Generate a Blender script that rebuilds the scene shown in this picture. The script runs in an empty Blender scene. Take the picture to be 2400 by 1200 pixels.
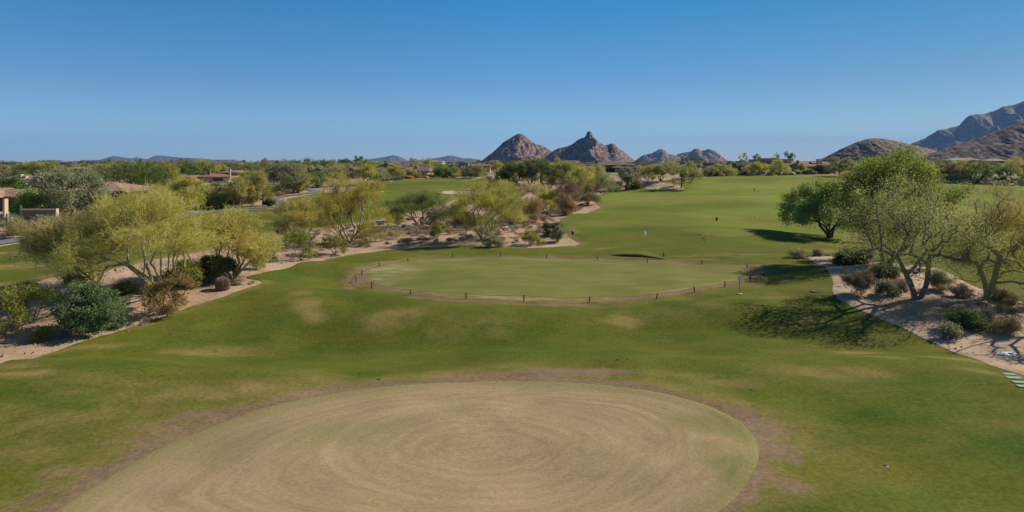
import bpy, bmesh, math, random
import numpy as np
from mathutils import Vector, geometry

SC = bpy.context.scene
COL = SC.collection
PI = math.pi

# ---------------------------------------------------------------- camera
F, CX, HZ, CAMH = 1600.0, 1200.0, 380.0, 10.0      # focal length in photo pixels, principal column, horizon row, metres
cam_d = bpy.data.cameras.new('camera')
cam = bpy.data.objects.new('camera', cam_d)
COL.objects.link(cam)
cam.location = (0, 0, CAMH)
cam.rotation_euler = (math.radians(90), 0, 0)
cam_d.sensor_width = 36.0
cam_d.lens = 24.0
cam_d.shift_y = -(600 - HZ) / 2400.0
cam_d.clip_start = 0.5
cam_d.clip_end = 60000
SC.camera = cam

# ---------------------------------------------------------------- sky, sun, exposure
SUN_EL, SUN_AZ = math.radians(35), math.radians(67)   # azimuth clockwise from +Y
W = bpy.data.worlds.new('World')
SC.world = W
W.use_nodes = True
wt = W.node_tree
sky = wt.nodes.new('ShaderNodeTexSky')
sky.sky_type = 'NISHITA'
sky.sun_disc = False
sky.sun_elevation = SUN_EL
sky.sun_rotation = SUN_AZ
sky.altitude = 600
sky.air_density = 0.75
sky.dust_density = 0.25
sky.ozone_density = 4.0
bg = wt.nodes['Background']
bg.inputs[1].default_value = 0.1
# the desert sky deepens quickly above the horizon: tint by elevation
tc = wt.nodes.new('ShaderNodeTexCoord'); sx = wt.nodes.new('ShaderNodeSeparateXYZ'); rp = wt.nodes.new('ShaderNodeValToRGB'); mxs = wt.nodes.new('ShaderNodeMix')
wt.links.new(tc.outputs['Generated'], sx.inputs[0]); wt.links.new(sx.outputs['Z'], rp.inputs[0])
els = rp.color_ramp.elements
els[0].position = 0.0; els[0].color = (0.84, 0.90, 0.94, 1)
bg.inputs[1].default_value = 0.096
els[1].position = 1.0; els[1].color = (0.55, 0.85, 1.0, 1)
for p_, c_ in ((0.025, (0.78, 0.95, 0.97)), (0.11, (0.47, 0.74, 0.84)), (0.225, (0.17, 0.77, 0.94)), (0.45, (0.30, 0.82, 1.0))):
    e_ = els.new(p_); e_.color = (*c_, 1)
mxs.data_type = 'RGBA'; mxs.blend_type = 'MULTIPLY'; mxs.inputs[0].default_value = 1.0
wt.links.new(sky.outputs[0], mxs.inputs[6]); wt.links.new(rp.outputs[0], mxs.inputs[7])
rx = wt.nodes.new('ShaderNodeValToRGB'); wt.links.new(sx.outputs['X'], rx.inputs[0])      # less glare on the sunward side
ex = rx.color_ramp.elements
ex[0].position = 0.0; ex[0].color = (1, 1, 1, 1); ex[1].position = 0.55; ex[1].color = (0.88, 0.76, 0.68, 1)
mx2 = wt.nodes.new('ShaderNodeMix'); mx2.data_type = 'RGBA'; mx2.blend_type = 'MULTIPLY'; mx2.inputs[0].default_value = 1.0
wt.links.new(mxs.outputs[2], mx2.inputs[6]); wt.links.new(rx.outputs[0], mx2.inputs[7]); wt.links.new(mx2.outputs[2], bg.inputs[0])
sun_d = bpy.data.lights.new('sun', 'SUN')
sun_d.energy = 5.0
sun_d.angle = math.radians(0.5)
sun_d.color = (1.0, 0.89, 0.73)
sun = bpy.data.objects.new('sun', sun_d)
COL.objects.link(sun)
tosun = Vector((math.sin(SUN_AZ) * math.cos(SUN_EL), math.cos(SUN_AZ) * math.cos(SUN_EL), math.sin(SUN_EL)))
sun.rotation_euler = (-tosun).to_track_quat('-Z', 'Y').to_euler()
sun.location = (60, 20, 80)
vs = SC.view_settings
vs.view_transform = 'Standard'
vs.look = 'None'
vs.exposure = 0.36
vs.gamma = 1.0
vs.use_curve_mapping = False
SC.cycles.max_bounces = 5
SC.cycles.diffuse_bounces = 3
SC.cycles.transparent_max_bounces = 4
SC.cycles.sample_clamp_indirect = 4.0

# ---------------------------------------------------------------- noise
_rs = np.random.RandomState(7)
_G = _rs.rand(256, 256)
def vnoise(x, y):
    xi, yi = np.floor(x).astype(int), np.floor(y).astype(int)
    fx, fy = x - xi, y - yi
    fx, fy = fx * fx * (3 - 2 * fx), fy * fy * (3 - 2 * fy)
    g = lambda i, j: _G[i & 255, j & 255]
    return (g(xi, yi) * (1 - fx) + g(xi + 1, yi) * fx) * (1 - fy) + (g(xi, yi + 1) * (1 - fx) + g(xi + 1, yi + 1) * fx) * fy
def fbm(x, y, octv=4, gain=0.5):
    s, a, t = 0, 1.0, 0
    for o in range(octv):
        s = s + a * vnoise(x * 2 ** o + 17.3 * o, y * 2 ** o + 5.1 * o)
        t += a
        a *= gain
    return s / t                                      # 0..1

# ---------------------------------------------------------------- terrain
def sstep(a, b, v):
    t = np.clip((v - a) / (b - a), 0, 1)
    return t * t * (3 - 2 * t)
BUMPS = [  # x, y, sigma_x, sigma_y, height
    (45, 206, 10, 6, 2.3),      # sand mound beside the range
    (31, 53, 9, 7, 0.75),       # desert island on the right
    (-30, 52, 14, 7, 0.9),      # desert strip on the left
    (-15, 40, 9, 4.5, -1.3),    # hollow left of the near green
    (-20, 31, 9, 2.6, 0.85), (-5, 44.5, 6, 1.8, 0.55), (4, 40, 9, 2.2, -0.45), (15, 46, 4, 1.6, 0.45), (13, 42.5, 5, 1.5, -0.3), (-13, 56, 4, 4, -0.8), (-17, 62, 6, 2.4, 0.65), (22, 30, 6, 4, 0.4), (17, 37, 5, 2.5, -0.3),
    (28, 90, 7, 5, 0.8), (40, 105, 9, 6, -0.8), (10, 82, 5, 3, -0.4), (55, 120, 12, 7, 0.7), (33, 135, 14, 7, -0.6), (60, 160, 16, 9, 0.8), (30, 175, 14, 8, 0.5), (80, 200, 20, 10, -0.7),
    (3.5, 58, 20, 9, 0.3),      # raised practice green
    (20, 112, 14, 7, 1.3),      # shoulder of the range
    (-4, 88, 16, 9, 0.5),       # desert strip behind the green
    (14, 43, 9, 3.5, -0.25),
    (24, 34, 10, 5, -0.2),
]
def terrain(x, y):
    x = np.asarray(x, float); y = np.asarray(y, float)
    z = 4.5 * sstep(80, 320, y) + 2.7 * (1 - np.exp(-np.maximum(0, y - 280) / 700.0))
    for bx, by, sx, sy, h in BUMPS:
        z = z + h * np.exp(-0.5 * (((x - bx) / sx) ** 2 + ((y - by) / sy) ** 2))
    win = sstep(40, 100, y) * (1 - sstep(240, 330, y))
    z = z + win * 0.7 * np.sin(x / 15.0 + 1 + y / 40.0) * np.sin(y / 19.0 + x / 70.0)
    near = 1 - sstep(60, 110, y)
    z = z + near * 0.7 * (fbm(x / 7.0 + 40, y / 7.0 + 40, 3) - 0.5)
    return z
_YS = np.geomspace(6, 9000, 2600)
def hit(px, py):
    """where the line of sight through a photo pixel meets the ground"""
    dx, s = (px - CX) / F, (py - HZ) / F
    f = CAMH - s * _YS - terrain(dx * _YS, _YS)
    k = np.argmax(f < 0) if (f < 0).any() else len(_YS) - 1
    k = max(k, 1)
    t = f[k - 1] / (f[k - 1] - f[k]) if f[k - 1] != f[k] else 0
    y = _YS[k - 1] + t * (_YS[k] - _YS[k - 1])
    return np.array([dx * y, y])
def gz(x, y):
    return float(terrain(x, y))
def world_poly(pts):
    return np.array([hit(*p) for p in pts])

def inside(P, poly):
    x, y = P[:, 0], P[:, 1]
    r = np.zeros(len(P), bool)
    n = len(poly)
    for i in range(n):
        x0, y0 = poly[i]; x1, y1 = poly[(i + 1) % n]
        if y0 == y1: continue
        c = ((y0 > y) != (y1 > y)) & (x < (x1 - x0) * (y - y0) / (y1 - y0) + x0)
        r ^= c
    return r
def edge_dist(P, poly, closed=True):
    d = np.full(len(P), 1e9)
    n = len(poly)
    for i in range(n if closed else n - 1):
        a = poly[i]; b = poly[(i + 1) % n]
        v = b - a
        t = np.clip(((P - a) @ v) / max(v @ v, 1e-9), 0, 1)
        q = a + t[:, None] * v
        d = np.minimum(d, np.hypot(P[:, 0] - q[:, 0], P[:, 1] - q[:, 1]))
    return d
def smooth_poly(poly, it=2):
    for _ in range(it):
        nx = np.roll(poly, -1, 0)
        poly = np.stack([0.75 * poly + 0.25 * nx, 0.25 * poly + 0.75 * nx], 1).reshape(-1, 2)
    return poly

# ---------------------------------------------------------------- object helpers
def mesh_obj(name, verts, faces, mat=None, parent=None, attrs=None, smooth=False):
    me = bpy.data.meshes.new(name)
    me.from_pydata(verts, [], faces)
    if mat is not None:
        for m in (mat if isinstance(mat, (list, tuple)) else [mat]):
            me.materials.append(m)
    if smooth:
        me.polygons.foreach_set('use_smooth', [True] * len(me.polygons))
    for k, v in (attrs or {}).items():
        a = me.attributes.new(k, 'FLOAT', 'POINT')
        a.data.foreach_set('value', np.asarray(v, np.float32))
    me.update()
    o = bpy.data.objects.new(name, me)
    COL.objects.link(o)
    if parent is not None: o.parent = parent
    return o
def np_obj(name, V, Fc, mat, parent=None, attrs=None, smooth=False):
    """V (n,3), Fc (m,k) with a fixed k"""
    me = bpy.data.meshes.new(name)
    V = np.asarray(V, np.float32); Fc = np.asarray(Fc, np.int32)
    n, m, k = len(V), len(Fc), Fc.shape[1]
    me.vertices.add(n); me.vertices.foreach_set('co', V.ravel())
    me.loops.add(m * k); me.loops.foreach_set('vertex_index', Fc.ravel())
    me.polygons.add(m)
    me.polygons.foreach_set('loop_start', np.arange(0, m * k, k, dtype=np.int32))
    if smooth: me.polygons.foreach_set('use_smooth', np.ones(m, bool))
    me.materials.append(mat)
    for kk, v in (attrs or {}).items():
        a = me.attributes.new(kk, 'FLOAT', 'POINT')
        a.data.foreach_set('value', np.asarray(v, np.float32))
    me.update(calc_edges=True)
    o = bpy.data.objects.new(name, me)
    COL.objects.link(o)
    if parent is not None: o.parent = parent
    return o
def tag(o, label, cat, group=None):
    o['label'] = label; o['category'] = cat
    if group: o['group'] = group
    return o
def empty(name, loc, label, cat, rz=0, group=None):
    o = bpy.data.objects.new(name, None)
    COL.objects.link(o)
    o.location = loc; o.rotation_euler = (0, 0, rz)
    o.empty_display_size = 0.3
    return tag(o, label, cat, group)
def structure(o):
    o['kind'] = 'structure'
    return o
def dup(root, loc, rz=0.0, scale=(1, 1, 1), label=None, group=None):
    r = root.copy(); COL.objects.link(r)
    r.location = loc; r.rotation_euler = (0, 0, rz); r.scale = scale
    if label: r['label'] = label
    if group: r['group'] = group
    elif 'group' in r: del r['group']
    for ch in list(root.children):
        c = ch.copy(); COL.objects.link(c); c.parent = r
        for g in list(ch.children):
            d = g.copy(); COL.objects.link(d); d.parent = c
    return r
class MB:
    """collects simple solids into one mesh"""
    def __init__(s): s.v, s.f = [], []
    def add(s, v, f):
        b = len(s.v); s.v += [tuple(p) for p in v]; s.f += [tuple(i + b for i in q) for q in f]
    def box(s, x0, x1, y0, y1, z0, z1, bev=0.0):
        s.add([(x0, y0, z0), (x1, y0, z0), (x1, y1, z0), (x0, y1, z0), (x0, y0, z1), (x1, y0, z1), (x1, y1, z1), (x0, y1, z1)],
              [(0, 3, 2, 1), (4, 5, 6, 7), (0, 1, 5, 4), (1, 2, 6, 5), (2, 3, 7, 6), (3, 0, 4, 7)])
    def lathe(s, prof, n=12, cx=0, cy=0, ribs=0, depth=0):
        b = []
        for r, z in prof:
            for i in range(n):
                a = 2 * PI * i / n
                rr = r * (1 - (depth if (ribs and i % 2) else 0))
                b.append((cx + rr * math.cos(a), cy + rr * math.sin(a), z))
        f = []
        for j in range(len(prof) - 1):
            for i in range(n):
                f.append((j * n + i, j * n + (i + 1) % n, (j + 1) * n + (i + 1) % n, (j + 1) * n + i))
        f.append(tuple(range(n))[::-1]); f.append(tuple((len(prof) - 1) * n + i for i in range(n)))
        s.add(b, f)
    def tube(s, pts, rad, n=6):
        pts = [Vector(p) for p in pts]
        rad = rad if isinstance(rad, (list, tuple)) else [rad] * len(pts)
        b = []
        for i, p in enumerate(pts):
            d = (pts[min(i + 1, len(pts) - 1)] - pts[max(i - 1, 0)]).normalized()
            u = d.orthogonal().normalized() if abs(d.z) > 0.95 else d.cross(Vector((0, 0, 1))).normalized()
            w = d.cross(u)
            for k in range(n):
                a = 2 * PI * k / n
                b.append(p + (u * math.cos(a) + w * math.sin(a)) * rad[i])
        f = []
        for i in range(len(pts) - 1):
            for k in range(n):
                f.append((i * n + k, i * n + (k + 1) % n, (i + 1) * n + (k + 1) % n, (i + 1) * n + k))
        f.append(tuple(range(n))[::-1]); f.append(tuple((len(pts) - 1) * n + k for k in range(n)))
        s.add(b, f)
    def build(s, name, mat, parent=None, smooth=False):
        return mesh_obj(name, s.v, s.f, mat, parent, smooth=smooth)

# ---------------------------------------------------------------- materials
class Mat:
    def __init__(s, name):
        s.m = bpy.data.materials.new(name); s.m.use_nodes = True
        s.t = s.m.node_tree
        s.b = s.t.nodes['Principled BSDF']
        s.out = s.t.nodes['Material Output']
        s.b.inputs['Roughness'].default_value = 0.85
        s.b.inputs['Specular IOR Level'].default_value = 0.2
    def n(s, typ, **kw):
        nd = s.t.nodes.new(typ)
        for k, v in kw.items():
            if k.startswith('_'): setattr(nd, k[1:], v)
        return nd
    def set(s, sock, v):
        if isinstance(v, bpy.types.NodeSocket): s.t.links.new(v, sock)
        elif isinstance(v, (tuple, list)) and len(v) == 3 and sock.type == 'RGBA': sock.default_value = (*v, 1)
        else: sock.default_value = v
    def obj(s):
        return s.n('ShaderNodeTexCoord').outputs['Object']
    def map(s, v, scale=(1, 1, 1), rot=(0, 0, 0)):
        nd = s.n('ShaderNodeMapping'); s.set(nd.inputs[0], v)
        nd.inputs['Scale'].default_value = scale; nd.inputs['Rotation'].default_value = rot
        return nd.outputs[0]
    def noise(s, v, scale, detail=3, rough=0.55, dist=0.0):
        nd = s.n('ShaderNodeTexNoise'); s.set(nd.inputs['Vector'], v)
        nd.inputs['Scale'].default_value = scale; nd.inputs['Detail'].default_value = detail
        nd.inputs['Roughness'].default_value = rough; nd.inputs['Distortion'].default_value = dist
        return nd.outputs[0]
    def vor(s, v, scale, feat='F1', out=0):
        nd = s.n('ShaderNodeTexVoronoi'); nd.feature = feat; s.set(nd.inputs['Vector'], v); nd.inputs['Scale'].default_value = scale
        return nd.outputs[out]
    def math(s, op, a, b=0.0, c=None):
        nd = s.n('ShaderNodeMath'); nd.operation = op
        s.set(nd.inputs[0], a); s.set(nd.inputs[1], b)
        if c is not None: s.set(nd.inputs[2], c)
        return nd.outputs[0]
    def rng(s, v, a, b, c=0.0, d=1.0):
        nd = s.n('ShaderNodeMapRange'); s.set(nd.inputs[0], v)
        for i, q in enumerate((a, b, c, d)): nd.inputs[i + 1].default_value = q
        return nd.outputs[0]
    def mix(s, f, a, b, mode='MIX'):
        nd = s.n('ShaderNodeMix'); nd.data_type = 'RGBA'; nd.blend_type = mode
        s.set(nd.inputs[0], f); s.set(nd.inputs[6], a); s.set(nd.inputs[7], b)
        return nd.outputs[2]
    def attr(s, name):
        nd = s.n('ShaderNodeAttribute'); nd.attribute_name = name
        return nd.outputs['Fac']
    def hsv(s, col, h=0.5, sat=1.0, val=1.0):
        nd = s.n('ShaderNodeHueSaturation')
        s.set(nd.inputs['Hue'], h); s.set(nd.inputs['Saturation'], sat); s.set(nd.inputs['Value'], val); s.set(nd.inputs['Color'], col)
        return nd.outputs[0]
    def bump(s, h, strength=0.3, dist=0.05):
        nd = s.n('ShaderNodeBump'); nd.inputs['Strength'].default_value = strength; nd.inputs['Distance'].default_value = dist
        s.set(nd.inputs['Height'], h)
        s.t.links.new(nd.outputs[0], s.b.inputs['Normal'])
    def col(s, c): s.set(s.b.inputs['Base Color'], c)

def plain(name, c, rough=0.7, var=0.15, scale=3.0, metal=0.0, spec=0.3):
    m = Mat(name); o = m.obj()
    n = m.noise(o, scale, 4)
    m.col(m.mix(1.0, c, m.mix(n, (1 - var,) * 3, (1 + var,) * 3), 'MULTIPLY'))
    m.b.inputs['Roughness'].default_value = rough
    m.b.inputs['Metallic'].default_value = metal
    m.b.inputs['Specular IOR Level'].default_value = spec
    return m.m

def grass_mat():
    m = Mat('mown_turf'); o = m.obj()
    n1 = m.noise(o, 0.14, 6, 0.68, 0.8); n2 = m.noise(o, 0.6, 5, 0.7, 0.6); n3 = m.noise(o, 6.0, 5, 0.85); n4 = m.noise(o, 0.035, 3)
    nb = m.noise(m.map(o, (0.5, 1.1, 1), (0, 0, 0.35)), 0.22, 5, 0.7, 1.5)
    g = m.mix(m.rng(n1, 0.34, 0.66), (0.058, 0.094, 0.014), (0.134, 0.136, 0.029))
    g = m.mix(m.rng(n2, 0.35, 0.7, 0, 0.55), g, (0.142, 0.134, 0.034))
    g = m.mix(m.math('MULTIPLY', m.attr('far'), m.rng(n4, 0.4, 0.6, 0.45, 1.0)), g, (0.205, 0.250, 0.055))
    g = m.mix(1.0, g, (0.86, 0.92, 0.56), 'MULTIPLY')
    lush = m.math('MULTIPLY', m.attr('lush'), m.rng(n2, 0.25, 0.6, 0.5, 1.0))
    g = m.mix(lush, g, (0.044, 0.096, 0.012))
    yel = m.math('MULTIPLY', m.rng(nb, 0.46, 0.68, 0, 0.6), m.math('ADD', 1.0, m.math('MULTIPLY', m.attr('far'), 0.4)))
    g = m.mix(m.math('MULTIPLY', yel, m.math('SUBTRACT', 1.0, m.math('MULTIPLY', lush, 0.8))), g, (0.160, 0.130, 0.030))
    dry = m.math('MULTIPLY', m.attr('dry'), m.rng(n2, 0.28, 0.62, 0.25, 1.25))
    nd = m.math('MINIMUM', dry, 1.0)
    g = m.mix(nd, g, (0.250, 0.188, 0.070))
    dirt = m.rng(m.math('ADD', m.attr('dirt'), m.math('MULTIPLY', m.math('SUBTRACT', n2, 0.5), 0.9)), 0.3, 0.75)
    d = m.mix(m.rng(nb, 0.3, 0.7), (0.150, 0.102, 0.058), (0.250, 0.176, 0.105))
    g = m.mix(m.math('MULTIPLY', dirt, m.rng(m.attr('dirt'), 0.02, 0.2)), g, d)
    g = m.mix(1.0, g, m.mix(m.rng(n3, 0.3, 0.7), (0.58,) * 3, (1.42,) * 3), 'MULTIPLY')
    m.col(g)
    m.b.inputs['Roughness'].default_value = 0.95
    m.b.inputs['Specular IOR Level'].default_value = 0.05
    m.bump(m.math('ADD', m.math('MULTIPLY', m.noise(o, 22.0, 3, 0.7), 0.6), n2), 0.35, 0.06)
    return m.m

def near_green_mat():
    m = Mat('dormant_green'); o = m.obj()
    comb = m.n('ShaderNodeCombineXYZ')
    wob = m.math('MULTIPLY', m.math('SUBTRACT', m.noise(o, 0.5, 3), 0.5), 0.5)
    m.set(comb.inputs[0], m.math('ADD', m.attr('ring'), wob)); m.set(comb.inputs[1], m.attr('turn'))
    r = m.noise(comb.outputs[0], 2.7, 4, 0.65)
    r2 = m.noise(comb.outputs[0], 0.7, 3, 0.6)
    b = m.noise(o, 0.25, 4, 0.6, 0.6); f = m.noise(o, 8.0, 5, 0.85)
    c = m.mix(m.rng(r, 0.30, 0.72), (0.250, 0.188, 0.092), (0.362, 0.264, 0.146))
    c = m.mix(m.math('MULTIPLY', m.attr('line'), 0.65), c, (0.40, 0.30, 0.18))
    c = m.mix(m.rng(r2, 0.35, 0.7, 0, 0.3), c, (0.375, 0.275, 0.158))
    c = m.mix(m.rng(b, 0.48, 0.72, 0, 0.32), c, (0.225, 0.185, 0.085))
    gr = m.math('MULTIPLY', m.attr('olive'), m.rng(r, 0.3, 0.6, 0.35, 1.0))
    c = m.mix(gr, c, (0.165, 0.165, 0.055))
    c = m.mix(1.0, c, m.mix(m.rng(f, 0.3, 0.7), (0.76,) * 3, (1.24,) * 3), 'MULTIPLY')
    m.col(c)
    m.b.inputs['Specular IOR Level'].default_value = 0.05
    m.bump(m.math('ADD', f, m.math('MULTIPLY', r, 0.8)), 0.2, 0.03)
    return m.m

def far_green_mat():
    m = Mat('practice_green_turf'); o = m.obj()
    st = m.map(o, (0.35, 1.6, 1), (0, 0, 0.06))
    n1 = m.noise(st, 0.5, 5, 0.65); n2 = m.noise(o, 0.18, 3); f = m.noise(o, 7.0, 3, 0.7)
    c = m.mix(m.rng(n1, 0.35, 0.65), (0.150, 0.156, 0.034), (0.195, 0.188, 0.058))
    c = m.mix(m.rng(n2, 0.4, 0.7, 0, 0.4), c, (0.115, 0.138, 0.036))
    p = m.math('MULTIPLY', m.attr('pale'), m.rng(m.noise(st, 1.1, 5, 0.75), 0.44, 0.62))
    c = m.mix(p, c, (0.42, 0.38, 0.24))
    c = m.mix(1.0, c, m.mix(m.rng(f, 0.25, 0.75), (0.9,) * 3, (1.1,) * 3), 'MULTIPLY')
    m.col(c)
    m.b.inputs['Specular IOR Level'].default_value = 0.05
    m.bump(f, 0.12, 0.03)
    return m.m

def sand_mat(name, base, lite, specks=True):
    m = Mat(name); o = m.obj()
    n1 = m.noise(o, 0.25, 5, 0.6, 0.5); n2 = m.noise(o, 2.2, 5, 0.7); n3 = m.noise(o, 18, 3, 0.7)
    c = m.mix(m.rng(n1, 0.35, 0.65), base, lite)
    c = m.mix(m.rng(n2, 0.5, 0.75, 0, 0.4), c, tuple(q * 0.62 for q in base))
    if specks:
        v = m.vor(o, 3.2)
        k = m.math('MULTIPLY', m.rng(v, 0.22, 0.12), m.rng(m.noise(o, 0.5, 2), 0.45, 0.6))
        c = m.mix(m.math('MULTIPLY', k, 0.75), c, (0.13, 0.095, 0.06))
    c = m.mix(1.0, c, m.mix(m.rng(n3, 0.25, 0.75), (0.82,) * 3, (1.18,) * 3), 'MULTIPLY')
    m.col(c)
    m.bump(m.math('ADD', n2, m.math('MULTIPLY', n3, 0.35)), 0.5, 0.08)
    return m.m

def desert_mat():
    """bare decomposed granite, with low scrub cover towards the suburbs"""
    m = Mat('desert_ground'); o = m.obj()
    n1 = m.noise(o, 0.2, 5, 0.62, 0.6); n2 = m.noise(o, 1.7, 5, 0.7); n3 = m.noise(o, 14, 3, 0.7)
    c = m.mix(m.rng(n1, 0.33, 0.67), (0.300, 0.202, 0.125), (0.500, 0.355, 0.238))
    c = m.mix(m.rng(n2, 0.52, 0.75, 0, 0.5), c, (0.190, 0.125, 0.072))
    v = m.vor(o, 2.6)
    k = m.math('MULTIPLY', m.rng(v, 0.24, 0.14), m.rng(m.noise(o, 0.4, 2), 0.42, 0.58))
    c = m.mix(m.math('MULTIPLY', k, 0.7), c, (0.12, 0.088, 0.055))
    sc_ = m.math('MULTIPLY', m.attr('far'), m.rng(m.noise(o, 0.05, 5, 0.7), 0.42, 0.55))
    c = m.mix(sc_, c, (0.085, 0.092, 0.040))
    c = m.mix(1.0, c, m.mix(m.rng(n3, 0.25, 0.75), (0.84,) * 3, (1.16,) * 3), 'MULTIPLY')
    m.col(c)
    m.bump(m.math('ADD', n2, m.math('MULTIPLY', n3, 0.3)), 0.5, 0.08)
    return m.m

def leaf_mat(name, a, b, trans=0.3):
    m = Mat(name)
    info = m.n('ShaderNodeObjectInfo')
    c = m.mix(m.attr('tint'), a, b)
    c = m.hsv(c, m.rng(info.outputs['Random'], 0, 1, 0.485, 0.515), m.rng(m.math('FRACT', m.math('MULTIPLY', info.outputs['Random'], 7.3)), 0, 1, 0.85, 1.1),
              m.rng(m.math('FRACT', m.math('MULTIPLY', info.outputs['Random'], 3.7)), 0, 1, 0.82, 1.18))
    m.col(c)
    m.b.inputs['Roughness'].default_value = 0.7
    m.b.inputs['Specular IOR Level'].default_value = 0.15
    tr = m.n('ShaderNodeBsdfTranslucent'); m.set(tr.inputs[0], c)
    mx = m.n('ShaderNodeMixShader'); mx.inputs[0].default_value = trans
    m.t.links.new(m.b.outputs[0], mx.inputs[1]); m.t.links.new(tr.outputs[0], mx.inputs[2])
    m.t.links.new(mx.outputs[0], m.out.inputs[0])
    return m.m
def bark_mat(name, a, b):
    m = Mat(name); o = m.obj()
    n = m.noise(m.map(o, (5, 5, 1.2)), 2.0, 4, 0.7)
    m.col(m.mix(m.rng(n, 0.3, 0.7), a, b))
    m.bump(n, 0.5, 0.03)
    return m.m
def tile_mat(name, a, b, pitch=0.32):
    m = Mat(name); o = m.obj()
    w = m.n('ShaderNodeTexWave'); w.wave_type = 'BANDS'; w.bands_direction = 'X'
    m.set(w.inputs['Vector'], o); w.inputs['Scale'].default_value = 0.314 / pitch; w.inputs['Distortion'].default_value = 0.3
    cell = m.n('ShaderNodeTexWhiteNoise'); cell.noise_dimensions = '3D'
    sn = m.n('ShaderNodeVectorMath'); sn.operation = 'SNAP'; m.set(sn.inputs[0], o); sn.inputs[1].default_value = (pitch, 0.4, 10)
    m.t.links.new(sn.outputs[0], cell.inputs['Vector'])
    n = m.noise(o, 0.6, 4)
    c = m.mix(m.math('ADD', m.math('MULTIPLY', cell.outputs['Value'], 0.6), m.rng(n, 0.3, 0.7, 0, 0.4)), a, b)
    m.col(m.mix(1.0, c, m.mix(w.outputs['Fac'], (0.45,) * 3, (1.25,) * 3), 'MULTIPLY'))
    m.bump(w.outputs['Fac'], 0.9, 0.1)
    return m.m
def glass_mat(name, c):
    m = Mat(name)
    m.col(c); m.b.inputs['Roughness'].default_value = 0.08; m.b.inputs['Specular IOR Level'].default_value = 0.6
    return m.m
def rock_mat(name, a, b, shrub, sscale, bscale, cover=(0.3, 0.18), warm=None):
    m = Mat(name); o = m.obj()
    n1 = m.noise(o, bscale, 6, 0.7, 0.5); n2 = m.noise(o, bscale * 9, 5, 0.75); v = m.vor(o, sscale); bl = m.vor(o, sscale * 0.45)
    c = m.mix(m.rng(n2, 0.32, 0.68), a, b)
    if warm: c = m.mix(m.rng(n1, 0.45, 0.65), c, warm)
    c = m.mix(m.math('MULTIPLY', m.rng(bl, 0.55, 0.2), 0.35), c, tuple(q * 1.35 for q in b))
    k = m.math('MULTIPLY', m.rng(v, cover[0], cover[1]), m.rng(n1, 0.30, 0.42))
    c = m.mix(m.math('MULTIPLY', k, 0.92), c, shrub)
    m.col(c)
    m.bump(m.math('ADD', n2, m.math('MULTIPLY', bl, 0.5)), 0.5, 4.0 / (sscale * 20))
    return m.m

M = {}
M['turf'] = grass_mat()
M['green_near'] = near_green_mat()
M['green_far'] = far_green_mat()
M['desert'] = desert_mat()
M['sand'] = sand_mat('decomposed_granite', (0.310, 0.208, 0.128), (0.470, 0.338, 0.225))
M['bunker'] = sand_mat('bunker_sand', (0.42, 0.33, 0.22), (0.52, 0.43, 0.31), False)
M['path'] = plain('asphalt', (0.16, 0.16, 0.172), 0.8, 0.2, 4)
M['soil'] = plain('shaded_soil', (0.11, 0.075, 0.042), 0.95, 0.4, 3, spec=0.05)  # brown soil darkened for the shade on the bunker wall
LF = {
    'paloverde': leaf_mat('palo_verde_twigs', (0.325, 0.300, 0.070), (0.660, 0.580, 0.165), 0.52),
    'paloverde_dim': leaf_mat('palo_verde_twigs_olive', (0.280, 0.268, 0.064), (0.570, 0.505, 0.145), 0.50),
    'mesquite': leaf_mat('mesquite_leaves', (0.104, 0.146, 0.039), (0.281, 0.317, 0.091), 0.50),
    'bright': leaf_mat('bright_green_leaves', (0.098, 0.159, 0.024), (0.366, 0.451, 0.079), 0.52),
    'dark': leaf_mat('dark_green_leaves', (0.055, 0.095, 0.022), (0.171, 0.232, 0.059), 0.40),
    'olive': leaf_mat('olive_leaves', (0.225, 0.235, 0.078), (0.480, 0.465, 0.165), 0.50),
    'sage': leaf_mat('grey_green_leaves', (0.183, 0.195, 0.098), (0.403, 0.403, 0.207), 0.50),
    'brown': leaf_mat('brown_dry_twigs', (0.220, 0.159, 0.083), (0.427, 0.317, 0.171), 0.35),
    'grey': leaf_mat('grey_dry_stems', (0.244, 0.195, 0.140), (0.464, 0.378, 0.268), 0.35),
    'creosote': leaf_mat('creosote_leaves', (0.134, 0.171, 0.027), (0.366, 0.366, 0.067), 0.50),
    'rust': leaf_mat('rusty_brown_leaves', (0.195, 0.140, 0.037), (0.439, 0.305, 0.085), 0.45),
    'bluegreen': leaf_mat('blue_green_leaves', (0.073, 0.128, 0.049), (0.213, 0.293, 0.122), 0.45),
    'yellow': leaf_mat('yellow_dry_grass', (0.244, 0.201, 0.061), (0.439, 0.366, 0.134), 0.40),
}
BK = {
    'pv': bark_mat('green_bark', (0.190, 0.180, 0.075), (0.400, 0.360, 0.190)),
    'mesq': bark_mat('dark_bark', (0.055, 0.045, 0.036), (0.120, 0.098, 0.078)),
    'grey': bark_mat('grey_bark', (0.090, 0.072, 0.056), (0.230, 0.195, 0.158)),
}

# ---------------------------------------------------------------- ground sheets
def grid_sheet(name, y0, y1, ratio, umax, ncol, off, mat):
    ys = [-30, -20, -12, -6, -1, 3]
    y = 6.0
    while y < y1:
        ys.append(y); y *= ratio
    ys = np.array(ys); us = np.linspace(-umax, umax, ncol)
    Y, U = np.meshgrid(ys, us, indexing='ij')
    X = U * (np.abs(Y) + 60)
    Z = terrain(X, Y) + off
    n, m = Y.shape
    idx = np.arange(n * m).reshape(n, m)
    Fc = np.stack([idx[:-1, :-1], idx[:-1, 1:], idx[1:, 1:], idx[1:, :-1]], -1).reshape(-1, 4)
    far = sstep(150, 420, Y).ravel()
    return np_obj(name, np.stack([X, Y, Z], -1).reshape(-1, 3), Fc, mat, attrs={'far': far}, smooth=True)

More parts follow.
